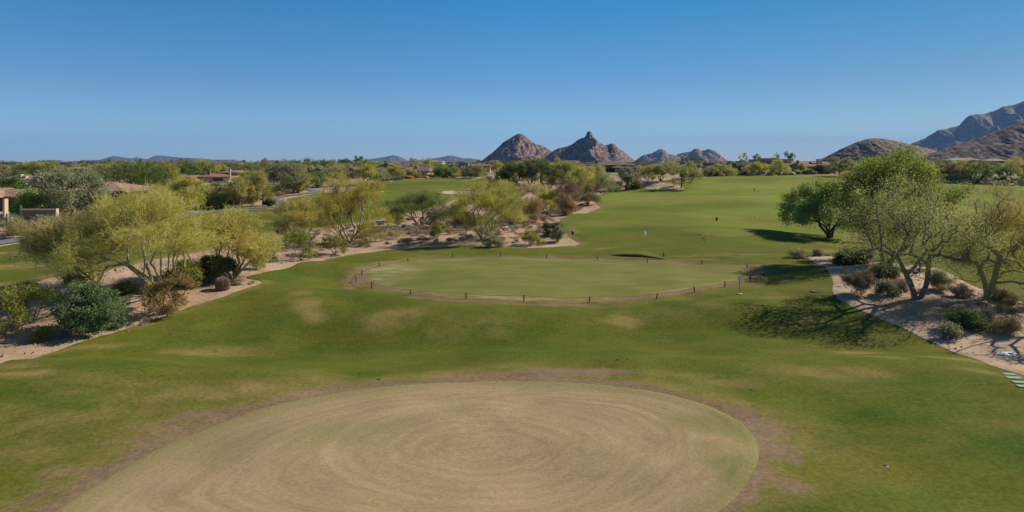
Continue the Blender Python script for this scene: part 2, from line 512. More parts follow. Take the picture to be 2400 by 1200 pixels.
def sheet(name, poly, off, mat, attrs=None, s0=0.35, k=0.008, wob=0.2, smooth=2, lip=0.05, wob_scale=0.8):
    """a sheet of ground laid over the terrain inside a world polygon"""
    poly = smooth_poly(np.asarray(poly, float), smooth) if smooth else np.asarray(poly, float)
    bd = []
    n = len(poly)
    for i in range(n):
        a, b = poly[i], poly[(i + 1) % n]
        L = np.hypot(*(b - a)); s = max(s0, k * abs(a[1])) * 0.6
        c = max(1, int(L / s))
        for j in range(c):
            p = a + (b - a) * j / c
            bd.append(p)
    bd = np.array(bd)
    if wob:
        q = wob_scale
        sc = np.clip(bd[:, 1] / 60.0, 0.4, 3)
        wx = (fbm(bd[:, 0] / q + 90, bd[:, 1] / q + 11, 3) - 0.5) * 2 * wob * sc
        wy = (fbm(bd[:, 0] / q + 30, bd[:, 1] / q + 70, 3) - 0.5) * 2 * wob * sc
        bd = bd + np.stack([wx, wy], 1)
    rows = []
    y, odd = bd[:, 1].min(), 0
    rr = np.random.RandomState(3)
    while y < bd[:, 1].max():
        s = max(s0, k * abs(y))
        xs = np.arange(bd[:, 0].min() + odd * s / 2, bd[:, 0].max(), s)
        rows.append(np.stack([xs + rr.uniform(-.12, .12, len(xs)) * s, np.full(len(xs), y) + rr.uniform(-.12, .12, len(xs)) * s], 1))
        y += s * 0.9; odd ^= 1
    P = np.concatenate(rows)
    P = P[inside(P, bd)]
    if len(P):
        d = edge_dist(P, bd)
        P = P[d > 0.25 * np.maximum(s0, k * np.abs(P[:, 1]))]
    pts = [Vector(p) for p in bd] + [Vector(p) for p in P]
    r = geometry.delaunay_2d_cdt(pts, [], [list(range(len(bd)))], 1, 1e-6)
    V = np.array([(p[0], p[1]) for p in r[0]]); Fc = np.array([list(f) for f in r[2]])
    ed = edge_dist(V, bd)
    Z = terrain(V[:, 0], V[:, 1]) + off * sstep(-0.02, lip, ed) * (1 + np.abs(V[:, 1]) / 150.0) + 0.004
    at = attrs(V, ed) if attrs else {}
    V3 = np.column_stack([V, Z])
    tri = np.asarray(Fc, np.int32)
    a, b, c = V3[tri[:, 0]], V3[tri[:, 1]], V3[tri[:, 2]]
    up = np.cross(b - a, c - a)[:, 2] < 0
    tri[up] = tri[up][:, ::-1]
    o = np_obj(name, V3, tri, mat, attrs=at, smooth=True)
    o['_n'] = len(V3); del o['_n']
    return structure(o)

structure(grid_sheet('ground', -30, 26000, 1.02, 1.5, 420, 0.0, M['desert']))

TURF = world_poly([(-1300, 2400), (-900, 1300), (-300, 965), (0, 860), (70, 841), (150, 815), (230, 790), (330, 760), (400, 735), (470, 712), (540, 690), (596, 672),
    (620, 661), (600, 656), (575, 652), (592, 644), (640, 635), (700, 620), (760, 608), (820, 597), (900, 587), (990, 580), (1050, 576.5), (1110, 577), (1170, 580),
    (1240, 582), (1310, 579), (1368, 573), (1345, 563), (1322, 545), (1311, 522), (1311, 513), (1335, 507), (1370, 500), (1400, 491), (1409, 485), (1396, 478), (1392, 468), (1402, 457), (1430, 452),
    (1460, 443), (1500, 437), (1540, 429), (1570, 424), (1620, 419), (1700, 414), (1800, 411.5), (1880, 410.5), (1945, 410.5), (2060, 416), (2205, 428), (2300, 431), (2400, 433), (2900, 440), (3500, 700), (3700, 2400)])
NEAR = world_poly([(130, 1200), (200, 1155), (300, 1095), (400, 1040), (500, 1000), (600, 965), (700, 940), (800, 922), (900, 910), (1000, 902), (1100, 898), (1200, 896.5), (1300, 898), (1400, 904),
    (1500, 915), (1600, 935), (1680, 962), (1740, 995), (1775, 1035), (1780, 1080), (1762, 1120), (1735, 1160), (1690, 1200), (1600, 1270), (1300, 1380), (900, 1430), (500, 1400), (200, 1300), (90, 1240)])
FARG = world_poly([(852, 640), (860, 652), (880, 666), (920, 680), (1000, 693), (1090, 702), (1200, 706.5), (1320, 707), (1430, 703), (1520, 695), (1600, 683), (1680, 670), (1740, 657), (1764, 645),
    (1745, 633), (1700, 626), (1600, 620), (1500, 615), (1400, 610), (1300, 606.5), (1200, 605), (1100, 605.5), (1000, 610), (930, 618), (880, 628)])
# patches of worn or lush grass: photo pixel of the centre, half-widths in metres, turn, strength
DRY = [(725, 715, 1.0, 2.3, 0.5, .85), (740, 745, .9, .9, 0, .7), (915, 745, 2.0, 1.6, 0, .75), (490, 830, 2.4, .9, .3, .8), (560, 822, 1.6, .8, .2, .55), (75, 882, 2.6, .45, 0, .95), (30, 862, 1.2, .5, 0, .8),
       (480, 925, 5.0, .9, .15, .7), (230, 975, 4.0, 1.2, .3, .45), (360, 740, 3.0, .5, .55, .6), (200, 815, 3.5, .6, .45, .55), (700, 690, .8, 1.2, 0, .5), (1470, 755, 1.8, 1.0, 0, .75), (1560, 735, 3, 1.2, 0, .35),
       (1640, 720, 4, 1.0, 0, .3), (2010, 830, 1.2, .7, 0, .75), (2080, 840, 1.4, .5, -.5, .7), (1950, 880, 3, 1.5, 0, .5), (1800, 870, 2, 1, 0, .35), (2280, 850, 2.2, .5, -.6, .85), (2350, 880, 1.6, .5, -.6, .85),
       (1700, 600, 6, 1.2, 0, .5), (1960, 590, 5, 1.6, 0, .55), (1400, 585, 2.5, 1.2, .3, .6), (1690, 545, 6, 2, 0, .0), (2100, 740, 2, .6, -.5, .5), (1850, 700, 3, .8, 0, .35), (1345, 540, .8, 4, 0, .6),
       (1600, 470, 20, 3, 0, .5), (1750, 462, 24, 3, 0, .65), (1850, 435, 26, 5, 0, .7), (1700, 440, 14, 4, 0, .45), (1480, 470, 6, 3, 0, .45), (1400, 525, 4, 3, .3, .35), (1550, 515, 5, 1, 0, .3), (1860, 530, 12, 1.2, 0, .55), (1780, 525, 8, 1, 0, .4),
       (1430, 478, 5, 3, 0, .5), (2300, 460, 14, 3, 0, .4), (1950, 425, 20, 3, 0, .3), (830, 600, 2.0, .5, .3, .6), (900, 590, 3, .4, .2, .5), (2330, 1000, 2, 1, 0, .2), (1900, 760, 2, 1, 0, .25), (1580, 880, 3, .8, 0, .5), (1700, 900, 2, 1, 0, .45),
       (1110, 770, 3, 1.5, 0, .4), (300, 900, 5, .5, .1, .35), (120, 1060, 2, 2, 0, .45), (40, 980, 2.5, 1, 0, .4), (330, 1010, 2.4, .6, .4, .4)]
LUSH = [(1560, 730, 3.4, .45, .35, 1.0), (780, 690, 4, 1.5, .2, .5), (650, 660, 3, 2, 0, .7), (720, 640, 4, 1.4, .3, .6), (560, 780, 4, 2, .3, .6), (300, 850, 5, 1.5, .3, .5), (820, 830, 6, 1.4, .1, .6), (1300, 830, 8, 1.6, 0, .4), (100, 930, 4, .8, 0, .6),
        (1350, 555, 1.0, 3, 0, .6), (1470, 540, 7, 4, 0, .55), (1500, 490, 10, 4, 0, .35), (2200, 960, 4, 2, 0, .5), (2370, 1040, 2, 2, 0, .5), (2060, 900, 2.5, 1.2, 0, .45), (1850, 1000, 2, 1.5, 0, .45), (1980, 720, 3, 1, 0, .5), (1130, 580, 6, 1, 0, .7), (1000, 584, 6, 1, 0, .7),
        (850, 615, 3, .6, .3, .5), (2150, 1170, 2, 1, 0, .4), (600, 850, 2.5, .35, .1, .9), (1480, 800, 4, 1, 0, .4), (1660, 480, 12, 2, 0, .4)]
DIRT = [(1310, 877, 4.4, 1.15, -.05, 1.0), (1130, 884, 2.6, .6, .1, .8), (1560, 925, 3.4, .8, -.45, .95), (1690, 955, 2.4, .7, -.7, .95), (1780, 1000, 1.4, .9, -.6, .9), (1830, 1060, 1.15, 1.2, 0, .95), (1830, 1140, .8, .8, .5, .8), (100, 1165, .7, .8, .4, .8), (1700, 628, 5.0, 2.0, 0, .85), (1590, 612, 6, 1.1, 0, .75), (1450, 606, 6, .9, 0, .7), (1300, 601, 6, .7, 0, .45),
        (1770, 640, 2.2, 2.0, 0, .9), (833, 655, 1.1, 3.2, 0, 1.0), (900, 617, 2.4, .9, .7, .8), (1010, 603, 4, .6, .1, .7), (1320, 718, 8, .7, 0, .6), (1000, 703, 3, .5, -.3, .6), (1830, 655, 3, .8, 0, .5), (430, 985, 2.2, .5, .5, .75), (330, 1030, 1.5, .5, .6, .65), (150, 1110, 1.2, .8, .5, .5), (1660, 985, .8, .3, 0, .0)]
def patches(V, lst):
    r = np.zeros(len(V))
    for px, py, a, b, rot, s in lst:
        if s <= 0: continue
        c = hit(px, py)
        d = V - c
        u = d[:, 0] * math.cos(rot) + d[:, 1] * math.sin(rot); v = -d[:, 0] * math.sin(rot) + d[:, 1] * math.cos(rot)
        u = u + (fbm(V[:, 0] / 1.5, V[:, 1] / 1.5, 3) - .5) * a * 1.2; v = v + (fbm(V[:, 0] / 1.5 + 50, V[:, 1] / 1.5, 3) - .5) * b * 1.2
        e = np.sqrt((u / a) ** 2 + (v / b) ** 2)
        r = np.maximum(r, s * (1 - sstep(0.2, 1.4, e)))
    return r
NEAR_S, FARG_S = smooth_poly(NEAR, 2), smooth_poly(FARG, 2)
def turf_attrs(V, ed):
    dry, lush, dirt = patches(V, DRY), patches(V, LUSH), patches(V, DIRT)
    dn = np.where(inside(V, NEAR_S), 0, edge_dist(V, NEAR_S)); df = np.where(inside(V, FARG_S), 0, edge_dist(V, FARG_S))
    wn = 0.2 + 1.5 * fbm(V[:, 0] / 3.2 + 3, V[:, 1] / 3.2 + 8, 4) ** 1.4
    wf = 0.2 + 1.6 * fbm(V[:, 0] / 4 + 31, V[:, 1] / 4 + 8, 4) ** 1.3
    dirt = np.maximum(dirt, 0.8 * (1 - sstep(0.15, 1.0, dn / (1.9 * wn))))
    dirt = np.maximum(dirt, 0.85 * (1 - sstep(0.4, 1.0, df / (1.3 * wf))))
    dry = np.maximum(dry, 0.62 * (1 - sstep(0.5, 4.2, dn / wn)))
    dry = np.maximum(dry, 0.35 * (1 - sstep(0.6, 3.2, df / wf)))
    dry = np.maximum(dry, 0.65 * (1 - sstep(0.2, 1.1, ed)) * (fbm(V[:, 0] / 5, V[:, 1] / 5, 2) > .47))
    return {'dry': dry, 'lush': lush * (1 - dirt), 'dirt': dirt, 'far': sstep(60, 130, V[:, 1])}
sheet('turf', TURF, 0.05, M['turf'], turf_attrs, s0=0.33, k=0.009)

def near_attrs(V, ed):
    c = hit(1130, 1050)
    d = V - c
    e = np.sqrt((d[:, 0] / 5.3) ** 2 + (d[:, 1] / 4.0) ** 2)
    ang = np.arctan2(d[:, 1], d[:, 0])
    bd = NEAR_S - c
    ba, br = np.arctan2(bd[:, 1], bd[:, 0]), np.hypot(bd[:, 0], bd[:, 1])
    k = np.argsort(ba)
    rb = np.interp(ang, np.concatenate([ba[k] - 2 * PI, ba[k], ba[k] + 2 * PI]), np.tile(br[k], 3))
    rho = np.hypot(d[:, 0], d[:, 1]) / rb
    ring = np.where(e < 1.0, 40 + e * 4.5, 11 * (1 - rho))
    turn = 0.9 * np.cos(ang) + 0.5 * np.sin(2 * ang)
    olive = 0.6 * (1 - sstep(0.1, 1.3, ed)) + patches(V, [(1700, 1010, 2.4, 1.2, -.7, 1.0), (1720, 1100, 1.0, 1.6, 0, .9), (830, 1010, 2.2, 1.0, .4, .5), (500, 1060, 2.2, 1.5, .5, .4)])
    ringline = (np.exp(-((e - 1.0) / .03) ** 2) + .7 * np.exp(-((e - .88) / .025) ** 2) + .6 * np.exp(-((e - .74) / .02) ** 2) + .6 * np.exp(-((e - .6) / .02) ** 2) + .5 * np.exp(-((e - .47) / .02) ** 2)) * (0.35 + .65 * (d[:, 0] < 1.5))
    return {'ring': ring, 'turn': turn, 'olive': np.clip(olive + 0.35 * np.exp(-((e - .8) / .12) ** 2) * (d[:, 0] < 0) * .5, 0, 1), 'line': ringline}
sheet('putting_green', NEAR, 0.035, M['green_near'], near_attrs, s0=0.2, k=0.005, wob=0.05)
bpy.data.objects['putting_green'].location.z = 0.05
def farg_attrs(V, ed):
    pale = patches(V, [(905, 640, 2.6, 5, 0, 1), (930, 690, 4, 1.2, -.3, 1), (1080, 700, 5, .9, -.1, 1), (1180, 704, 4, .7, 0, .9), (1000, 612, 5, 1.5, .2, .7), (1200, 607, 8, .8, 0, .5), (1500, 655, 8, 2, 0, .25)])
    pale = pale * .62
    return {'pale': np.maximum(pale, 0.4 * (1 - sstep(0.1, 0.9, ed)) * (V[:, 1] < 56))}
sheet('practice_green', FARG, 0.035, M['green_far'], farg_attrs, s0=0.35, k=0.008, wob=0.05)
bpy.data.objects['practice_green'].location.z = 0.06
TG = world_poly([(1588, 541), (1620, 549), (1680, 556), (1730, 557), (1765, 553), (1775, 548), (1740, 541), (1680, 537), (1620, 535.5)])
sheet('target_green', TG, 0.02, M['turf'], lambda V, ed: {'far': np.full(len(V), 1.0), 'dry': np.full(len(V), 0.24), 'lush': np.zeros(len(V)), 'dirt': np.zeros(len(V))}, s0=0.5, wob=0.1)
bpy.data.objects['target_green'].location.z = 0.075

LEFTF = world_poly([(-500, 740), (-100, 705), (0, 687), (85, 660), (150, 645), (250, 632), (330, 615), (430, 596), (540, 576), (640, 548), (760, 531), (860, 521), (912, 511), (960, 500), (1030, 482), (1075, 462),
    (1100, 440), (1140, 426), (1142, 419), (1090, 416.5), (1030, 417), (960, 420), (925, 425), (885, 432), (850, 441), (800, 449), (760, 453), (738, 454), (700, 461), (668, 466), (676, 478), (690, 484), (700, 490),
    (662, 489), (590, 491), (520, 496), (480, 501), (430, 509), (320, 524), (220, 539), (120, 556), (60, 566), (0, 579), (-200, 615), (-600, 700)])
def left_attrs(V, ed):
    dry = patches(V, [(60, 595, 9, 1.2, .1, .9), (70, 625, 8, 3.0, .1, .75), (30, 668, 5, 1.0, .2, .8), (700, 462, 7, 3, .1, .8), (1010, 424, 14, 4, 0, .7), (930, 430, 8, 2, 0, .5), (610, 500, 6, 2, 0, .5), (1030, 445, 4, 1.5, 0, .8), (630, 520, 4, 2, 0, .6), (900, 450, 5, 2, 0, .5)])
    dry = np.maximum(dry, .6 * (1 - sstep(.3, 2.2, ed)) * (fbm(V[:, 0] / 8, V[:, 1] / 8, 2) > .45))
    return {'dry': dry, 'lush': patches(V, [(60, 612, 9, 1.5, 0, .6), (700, 525, 12, 5, 0, .9), (900, 480, 14, 10, 0, .6), (100, 640, 8, 2, 0, .5), (1000, 430, 18, 8, 0, .4)]), 'dirt': np.zeros(len(V)), 'far': 0.5 * sstep(100, 170, V[:, 1])}
sheet('fairway', LEFTF, 0.05, M['turf'], left_attrs, s0=0.5, k=0.009)

ISLE = world_poly([(1884, 604), (1930, 602), (1962, 603.5), (2030, 609), (2100, 620), (2170, 628), (2200, 631), (2235, 650), (2300, 681), (2400, 713), (2700, 800), (3100, 1000), (2700, 1010),
    (2400, 885), (2330, 863), (2270, 840), (2200, 811), (2150, 790), (2090, 760), (2030, 735), (1975, 712), (1950, 692), (1953, 665), (1944, 641), (1919, 620)])
sheet('desert_bed', ISLE, 0.03, M['sand'], s0=0.35, wob=0.06)
bpy.data.objects['desert_bed'].location.z = 0.07
MND = world_poly([(1478, 441), (1500, 433), (1530, 429), (1570, 430), (1592, 436), (1605, 442), (1600, 446), (1560, 448), (1510, 445)])
sheet('sand_mound', MND, 0.03, M['sand'], s0=0.6, wob=0.2)
bpy.data.objects['sand_mound'].location.z = 0.16
for pts in ([(1022, 452.5), (1040, 449), (1075, 448), (1110, 450), (1120, 455), (1090, 458.5), (1050, 457)],
            [(1062, 416.5), (1090, 415), (1130, 415.5), (1150, 418), (1110, 419.5), (1075, 418.5)],
            [(860, 448), (880, 447), (905, 449), (898, 452.5), (872, 452.5)]):
    o = sheet('bunker', world_poly(pts), 0.02, M['bunker'], s0=0.5, wob=0.15)
    o.location.z = 0.16

def ribbon(name, pts, width, off, mat):
    c = world_poly(pts)
    for _ in range(2):
        q = np.stack([.75 * c[:-1] + .25 * c[1:], .25 * c[:-1] + .75 * c[1:]], 1).reshape(-1, 2)
        c = np.concatenate([c[:1], q, c[-1:]])
    t = np.gradient(c, axis=0); t /= np.linalg.norm(t, axis=1)[:, None] + 1e-9
    nrm = np.stack([-t[:, 1], t[:, 0]], 1) * width / 2
    poly = np.concatenate([c + nrm, (c - nrm)[::-1]])
    o = sheet(name, poly, 0.04, mat, s0=0.5, k=0.006, wob=0.04, smooth=0)
    o.location.z = off
    return o
ribbon('cart_path', [(-500, 664), (-200, 607), (0, 570.5), (120, 550), (220, 533.5), (320, 519), (430, 505), (480, 497.5), (560, 489), (625, 487), (655, 485)], 2.6, 0.10, M['path'])
ribbon('cart_path', [(662, 486), (668, 481), (652, 474), (632, 469.5), (655, 462), (700, 456), (735, 452), (742, 449), (728, 445), (712, 441.5), (735, 439)], 2.6, 0.13, M['path'])
ribbon('cart_path', [(886, 430), (905, 427), (908, 424), (890, 422)], 3.2, 0.16, M['path'])

# ---------------------------------------------------------------- hills and mountains
def mountain(name, Yd, prof, k, mat, amp, ny=60, fall=1.0, res=1.25, base=0.0, warp=0.35, rough=1.0, top=None):
    xs_px = np.array([p[0] for p in prof], float); zs_px = np.array([p[1] for p in prof], float)
    nx = int((xs_px[-1] - xs_px[0]) / res)
    px = np.linspace(xs_px[0], xs_px[-1], nx)
    X = (px - CX) / F * Yd
    zt = CAMH + (HZ - np.interp(px, xs_px, zs_px)) / F * Yd
    hmax = zt.max()
    D = k * hmax
    # rows crowd towards the ridge
    s = np.linspace(-1, 0.6, ny); v = np.sign(s) * np.abs(s) ** 1.15 * D
    XX, VV = np.meshgrid(X, v, indexing='ij')
    L = hmax
    wx = XX + warp * np.abs(VV) * (fbm(XX / L * 1.3 + 3, VV / L * 1.3 + 9, 4) - .5) * 2
    P = np.interp(wx, X, zt, left=base, right=base)
    loc = k * np.maximum(P, 6)
    f = np.clip(1 - np.abs(VV) / loc, 0, 1) ** fall
    rid = 1 - np.abs(fbm(XX / L * 3.2 + 7, VV / L * 1.6 + 2, 5, .55) - .5) * 2
    crag = (fbm(XX / L * 11 + 1, VV / L * 11 + 4, 5, .72) - .5) * 1.3
    q = np.clip(np.abs(VV) / (0.12 * D), 0, 1)
    Z = base + (P - base) * f * (1 - (0.42 * (1 - rid) * amp) * q) + crag * L * 0.13 * rough * np.clip(f * 3, 0, 1) * (0.25 + 0.75 * q)
    Yv = Yd + VV
    n, m = XX.shape
    idx = np.arange(n * m).reshape(n, m)
    Fc = np.stack([idx[:-1, :-1], idx[1:, :-1], idx[1:, 1:], idx[:-1, 1:]], -1).reshape(-1, 4)
    # keep the width true where rows come nearer
    o = np_obj(name, np.stack([XX * (1 + 0 * VV), Yv, Z], -1).reshape(-1, 3), Fc, mat, smooth=False)
    return structure(o)
R_BUTTE = rock_mat('granite_butte', (0.108, 0.068, 0.050), (0.275, 0.170, 0.126), (0.026, 0.030, 0.026), 0.070, 0.010, (0.56, 0.34), warm=(0.215, 0.135, 0.100))
R_HILL = rock_mat('brown_hill', (0.135, 0.085, 0.058), (0.250, 0.168, 0.118), (0.030, 0.028, 0.016), 0.115, 0.012, (0.55, 0.36))
R_BIG = rock_mat('rocky_mountain', (0.070, 0.056, 0.050), (0.200, 0.150, 0.122), (0.034, 0.040, 0.028), 0.035, 0.003, (0.55, 0.3))
R_FAR = rock_mat('far_range', (0.060, 0.056, 0.056), (0.110, 0.098, 0.090), (0.07, 0.075, 0.06), 0.01, 0.0015, (0.4, 0.2))
mountain('hill', 2600, [(1118, 384), (1132, 374), (1160, 352), (1172, 341), (1178, 334), (1195, 324), (1212, 314), (1219, 313), (1226, 315), (1236, 322), (1248, 332), (1258, 338), (1268, 339), (1282, 347), (1293, 354), (1306, 356), (1330, 368), (1350, 384)], 2.4, R_BUTTE, 0.85, ny=90, res=1.0, rough=.45)
mountain('hill', 2500, [(1262, 384), (1285, 362), (1300, 351), (1310, 346), (1318, 345), (1330, 343), (1341, 338), (1352, 329), (1362, 323), (1368, 323), (1373, 318), (1375, 311), (1378, 307.5), (1383, 307), (1387, 311), (1390, 319), (1396, 326), (1406, 335), (1420, 340), (1432, 336), (1440, 337), (1450, 347), (1462, 355), (1480, 370), (1500, 384)], 2.4, R_BUTTE, 0.85, ny=90, res=1.0, rough=.45)
mountain('hill', 5400, [(1480, 384), (1505, 364), (1530, 358), (1544, 350), (1550, 349), (1558, 352), (1566, 360), (1590, 366), (1610, 384)], 2.4, R_BUTTE, 1.0)
mountain('hill', 5600, [(1570, 384), (1588, 361), (1605, 357), (1619, 355), (1628, 348), (1636, 348), (1645, 353), (1654, 351), (1660, 348.5), (1668, 350), (1678, 355), (1692, 366), (1706, 384)], 2.4, R_BUTTE, 1.0)
mountain('hill', 1500, [(1900, 384), (1938, 366), (1975, 347), (2010, 332), (2036, 325), (2052, 323.5), (2075, 325.5), (2110, 332), (2150, 343), (2190, 352), (2240, 365), (2300, 384)], 3.2, R_HILL, 0.35, ny=70, rough=0.35, warp=.2)
mountain('hill', 1250, [(2080, 390), (2140, 372), (2190, 356), (2230, 343), (2280, 328), (2330, 309), (2380, 290), (2400, 283), (2500, 255), (2620, 230), (2800, 250), (3000, 380)], 2.8, R_HILL, 0.4, ny=80, rough=0.25, warp=.22)
mountain('mountain', 5600, [(2060, 390), (2120, 346), (2140, 335), (2170, 322), (2198, 305), (2215, 303), (2240, 297), (2262, 286), (2272, 270), (2290, 267), (2305, 267), (2330, 260), (2350, 250), (2365, 246), (2378, 244), (2400, 237), (2450, 215), (2520, 190), (2650, 160), (2850, 200), (3100, 380)], 1.9, R_BIG, 0.9, ny=110, rough=0.55)
mountain('mountain_range', 9500, [(90, 384), (130, 379), (200, 376), (236, 374), (255, 368), (268, 365), (285, 368), (310, 371), (320, 368), (330, 371), (345, 373), (362, 365), (376, 364), (420, 369), (470, 371), (500, 374), (545, 374), (580, 379), (620, 384)], 3.0, R_FAR, 0.7, ny=40, rough=.3)
mountain('mountain_range', 9800, [(815, 384), (850, 376), (885, 370), (905, 367), (920, 363.5), (935, 366), (958, 377), (985, 376), (1010, 372), (1035, 368), (1055, 364), (1068, 366), (1085, 371), (1105, 371), (1122, 374), (1150, 384)], 3.0, R_FAR, 0.7, ny=40, rough=.3)

# ---------------------------------------------------------------- plants
def perp(D, rs):
    R = rs.normal(size=D.shape)
    P = np.cross(D, R)
    return P / (np.linalg.norm(P, axis=1)[:, None] + 1e-9)
def grow(seed, H, Wd, base=0.25, nst=4, ncl=110, lobes=9, ntw=60, tl=0.7, tw=0.03, up=0.5, outw=0.6, leaf=0, ls=0.16, cr=None,
         trunk=0.16, lean=(0, 0), sink=0.1, shell=0.35, fork=0.3, tips=1.0, flat=0.55, skin=5, rmin=0.008, droop=0.0, low=0.22, topw=0.7):
    """returns (trunk verts, trunk quads), (crown verts, crown quads, tint)"""
    rs = np.random.RandomState(seed)
    hb = base * H
    R = Wd / 2
    C, cid = [], []
    for i in range(lobes):
        a = i * 2.39996 + rs.uniform(-.5, .5)
        rr = math.sqrt((i + .5) / lobes) * rs.uniform(.75, 1.08) * 0.74
        zt = 1 - flat * rr ** 2
        zl = max(.02, low * (1.55 - 1.25 * min(1, rr / .74)))
        hf = zl + (zt - zl) * (0.12 + 0.72 * rs.uniform(0, 1) ** topw) if rr > .3 else zl + (zt - zl) * rs.uniform(.45, .86)
        lo = np.array([math.cos(a) * rr * R, math.sin(a) * rr * R, hf * H])
        lr = rs.uniform(.26, .42) * R; lz = rs.uniform(.14, .24) * H * (1 - .5 * low)
        n = max(3, int(ncl / lobes))
        d = rs.normal(size=(n, 3)); d /= np.linalg.norm(d, axis=1)[:, None]
        rad = rs.uniform(shell, 1, n)[:, None]
        C.append(lo + d * rad * np.array([lr, lr, lz])); cid += [i] * n
    C = np.concatenate(C); cid = np.array(cid)
    ext = np.percentile(np.abs(C[:, :2]), 97)
    C[:, :2] *= (R - 0.3 * tl * (not leaf)) / max(ext, .01)
    zt = np.percentile(C[:, 2], 98.5)
    C[:, 2] *= (H - 0.3 * tl * (not leaf) - .1 * leaf) / zt
    C[:, 2] -= droop * (np.hypot(C[:, 0], C[:, 1]) / R) ** 2 * H
    C[:, 2] = np.maximum(C[:, 2], (low * .3 + .03) * H + rs.uniform(0, .08, len(C)) * H)
    C[:, 0] += lean[0]; C[:, 1] += lean[1]
    # skeleton: every stem carries the clusters on its own side
    nodes, par, own, tips_ = [], [], [], []
    sa = np.array([k * 2 * PI / nst + rs.uniform(-.45, .45) for k in range(nst)])
    r0 = 0 if nst == 1 else trunk * rs.uniform(.45, .9)
    for s in range(nst):
        a = sa[s]
        nodes.append(np.array([math.cos(a) * r0, math.sin(a) * r0, -sink])); par.append(-1); own.append(s); last = len(nodes) - 1
        sp = fork * hb * rs.uniform(.6, 1.35)
        zz = hb * rs.uniform(.75, 1.3)
        bend = rs.normal(size=2) * .055 * hb
        for t in (0.2, .4, .6, .8, 1.0):
            q = np.array([math.cos(a) * (r0 + sp * t ** 1.15) + bend[0] * math.sin(t * 4) + lean[0] * .3 * t, math.sin(a) * (r0 + sp * t ** 1.15) + bend[1] * math.sin(t * 4) + lean[1] * .3 * t, zz * t])
            nodes.append(q); par.append(last); own.append(s); last = len(nodes) - 1
    depth = [0.0] * len(nodes)
    for i in range(len(nodes)):
        if par[i] >= 0: depth[i] = depth[par[i]] + np.linalg.norm(nodes[i] - nodes[par[i]])
    rel = C[:, :2] - np.array(lean) * .5
    ca = np.arctan2(rel[:, 1], rel[:, 0]); cr_ = np.hypot(rel[:, 0], rel[:, 1]) / R
    dif = np.abs((ca[:, None] - sa[None, :] + PI) % (2 * PI) - PI) * np.clip(cr_ * 2, .15, 1)[:, None] + rs.uniform(0, .5, (len(C), nst))
    cs = np.argmin(dif, axis=1)
    order = np.argsort(np.linalg.norm(C * np.array([1, 1, .9]), axis=1))
    tipn = {}
    for ci in order:
        c = C[ci]
        N = np.array(nodes); dv = c - N; dist = np.linalg.norm(dv, axis=1)
        cost = dist + 0.25 * np.array(depth) + 1.2 * np.maximum(0, N[:, 2] - c[2]) * (droop == 0) + 3 * H * (np.array(own) != cs[ci]) + 2 * H * (N[:, 2] < .3 * hb)
        k = int(np.argmin(cost)); L = dist[k]
        ns = max(1, min(5, int(L / (0.09 * H)) + 1))
        p0 = N[k]; last = k
        bow = np.array([0, 0, 1.0]) * L * rs.uniform(-.02, .16) + rs.normal(size=3) * L * .06
        for t in range(1, ns + 1):
            f = t / ns
            q = p0 + (c - p0) * f + bow * math.sin(PI * f) + (rs.normal(size=3) * .035 * L if t < ns else 0)
            nodes.append(q); par.append(last); own.append(cs[ci]); depth.append(depth[last] + np.linalg.norm(q - nodes[last])); last = len(nodes) - 1
        tipn[ci] = last
    N = np.array(nodes); P = np.array(par)
    area = np.full(len(N), 1e-9)
    for v in tipn.values(): area[v] += 1
    for i in range(len(N) - 1, 0, -1):
        if P[i] >= 0: area[P[i]] += area[i]
    rad = (area / max(len(C), 1)) ** 0.5 * trunk * (1.0 if nst == 1 else 1.25)
    rad = np.maximum(rad, rmin)
    rad = np.where(P < 0, rad * 1.25, rad)
    i1 = np.where(P >= 0)[0]; i0 = P[i1]
    A, B = N[i0], N[i1]
    ra, rb = np.minimum(rad[i0], rad[i1] * 1.35), rad[i1]
    D = B - A; ln = np.linalg.norm(D, axis=1)[:, None] + 1e-9; D = D / ln
    ref = np.where(np.abs(D[:, 2:3]) > .9, np.array([[1., 0, 0]]), np.array([[0, 0, 1.]]))
    U = np.cross(D, ref); U /= np.linalg.norm(U, axis=1)[:, None]; Wv = np.cross(D, U)
    ang = np.arange(skin) * 2 * PI / skin
    ring = U[:, None, :] * np.cos(ang)[None, :, None] + Wv[:, None, :] * np.sin(ang)[None, :, None]
    TV = np.concatenate([(A - D * ra[:, None] * .3)[:, None, :] + ring * ra[:, None, None], B[:, None, :] + ring * rb[:, None, None]], 1).reshape(-1, 3)
    o = np.arange(len(A))[:, None] * 2 * skin; kk = np.arange(skin)
    TF = np.stack([o + kk, o + (kk + 1) % skin, o + skin + (kk + 1) % skin, o + skin + kk], -1).reshape(-1, 4)
    # foliage
    nc = len(C)
    cen = np.array([lean[0], lean[1], hb + .25 * (H - hb)])
    O = C - cen; O = O / (np.linalg.norm(O, axis=1)[:, None] + 1e-9)
    rc = cr if cr else 0.10 * Wd
    ct = rs.uniform(0, 1, nc) * .4 + rs.uniform(0, 1, lobes)[cid] * .6
    dens = rs.uniform(.45, 1.4, nc)
    rep = np.maximum(1, (ntw * dens).astype(int))
    I = np.repeat(np.arange(nc), rep)
    n = len(I)
    S = C[I] + rs.normal(size=(n, 3)) * rc * np.array([.55, .55, .42])
    S[:, 2] = np.maximum(S[:, 2], 0.03 * H)
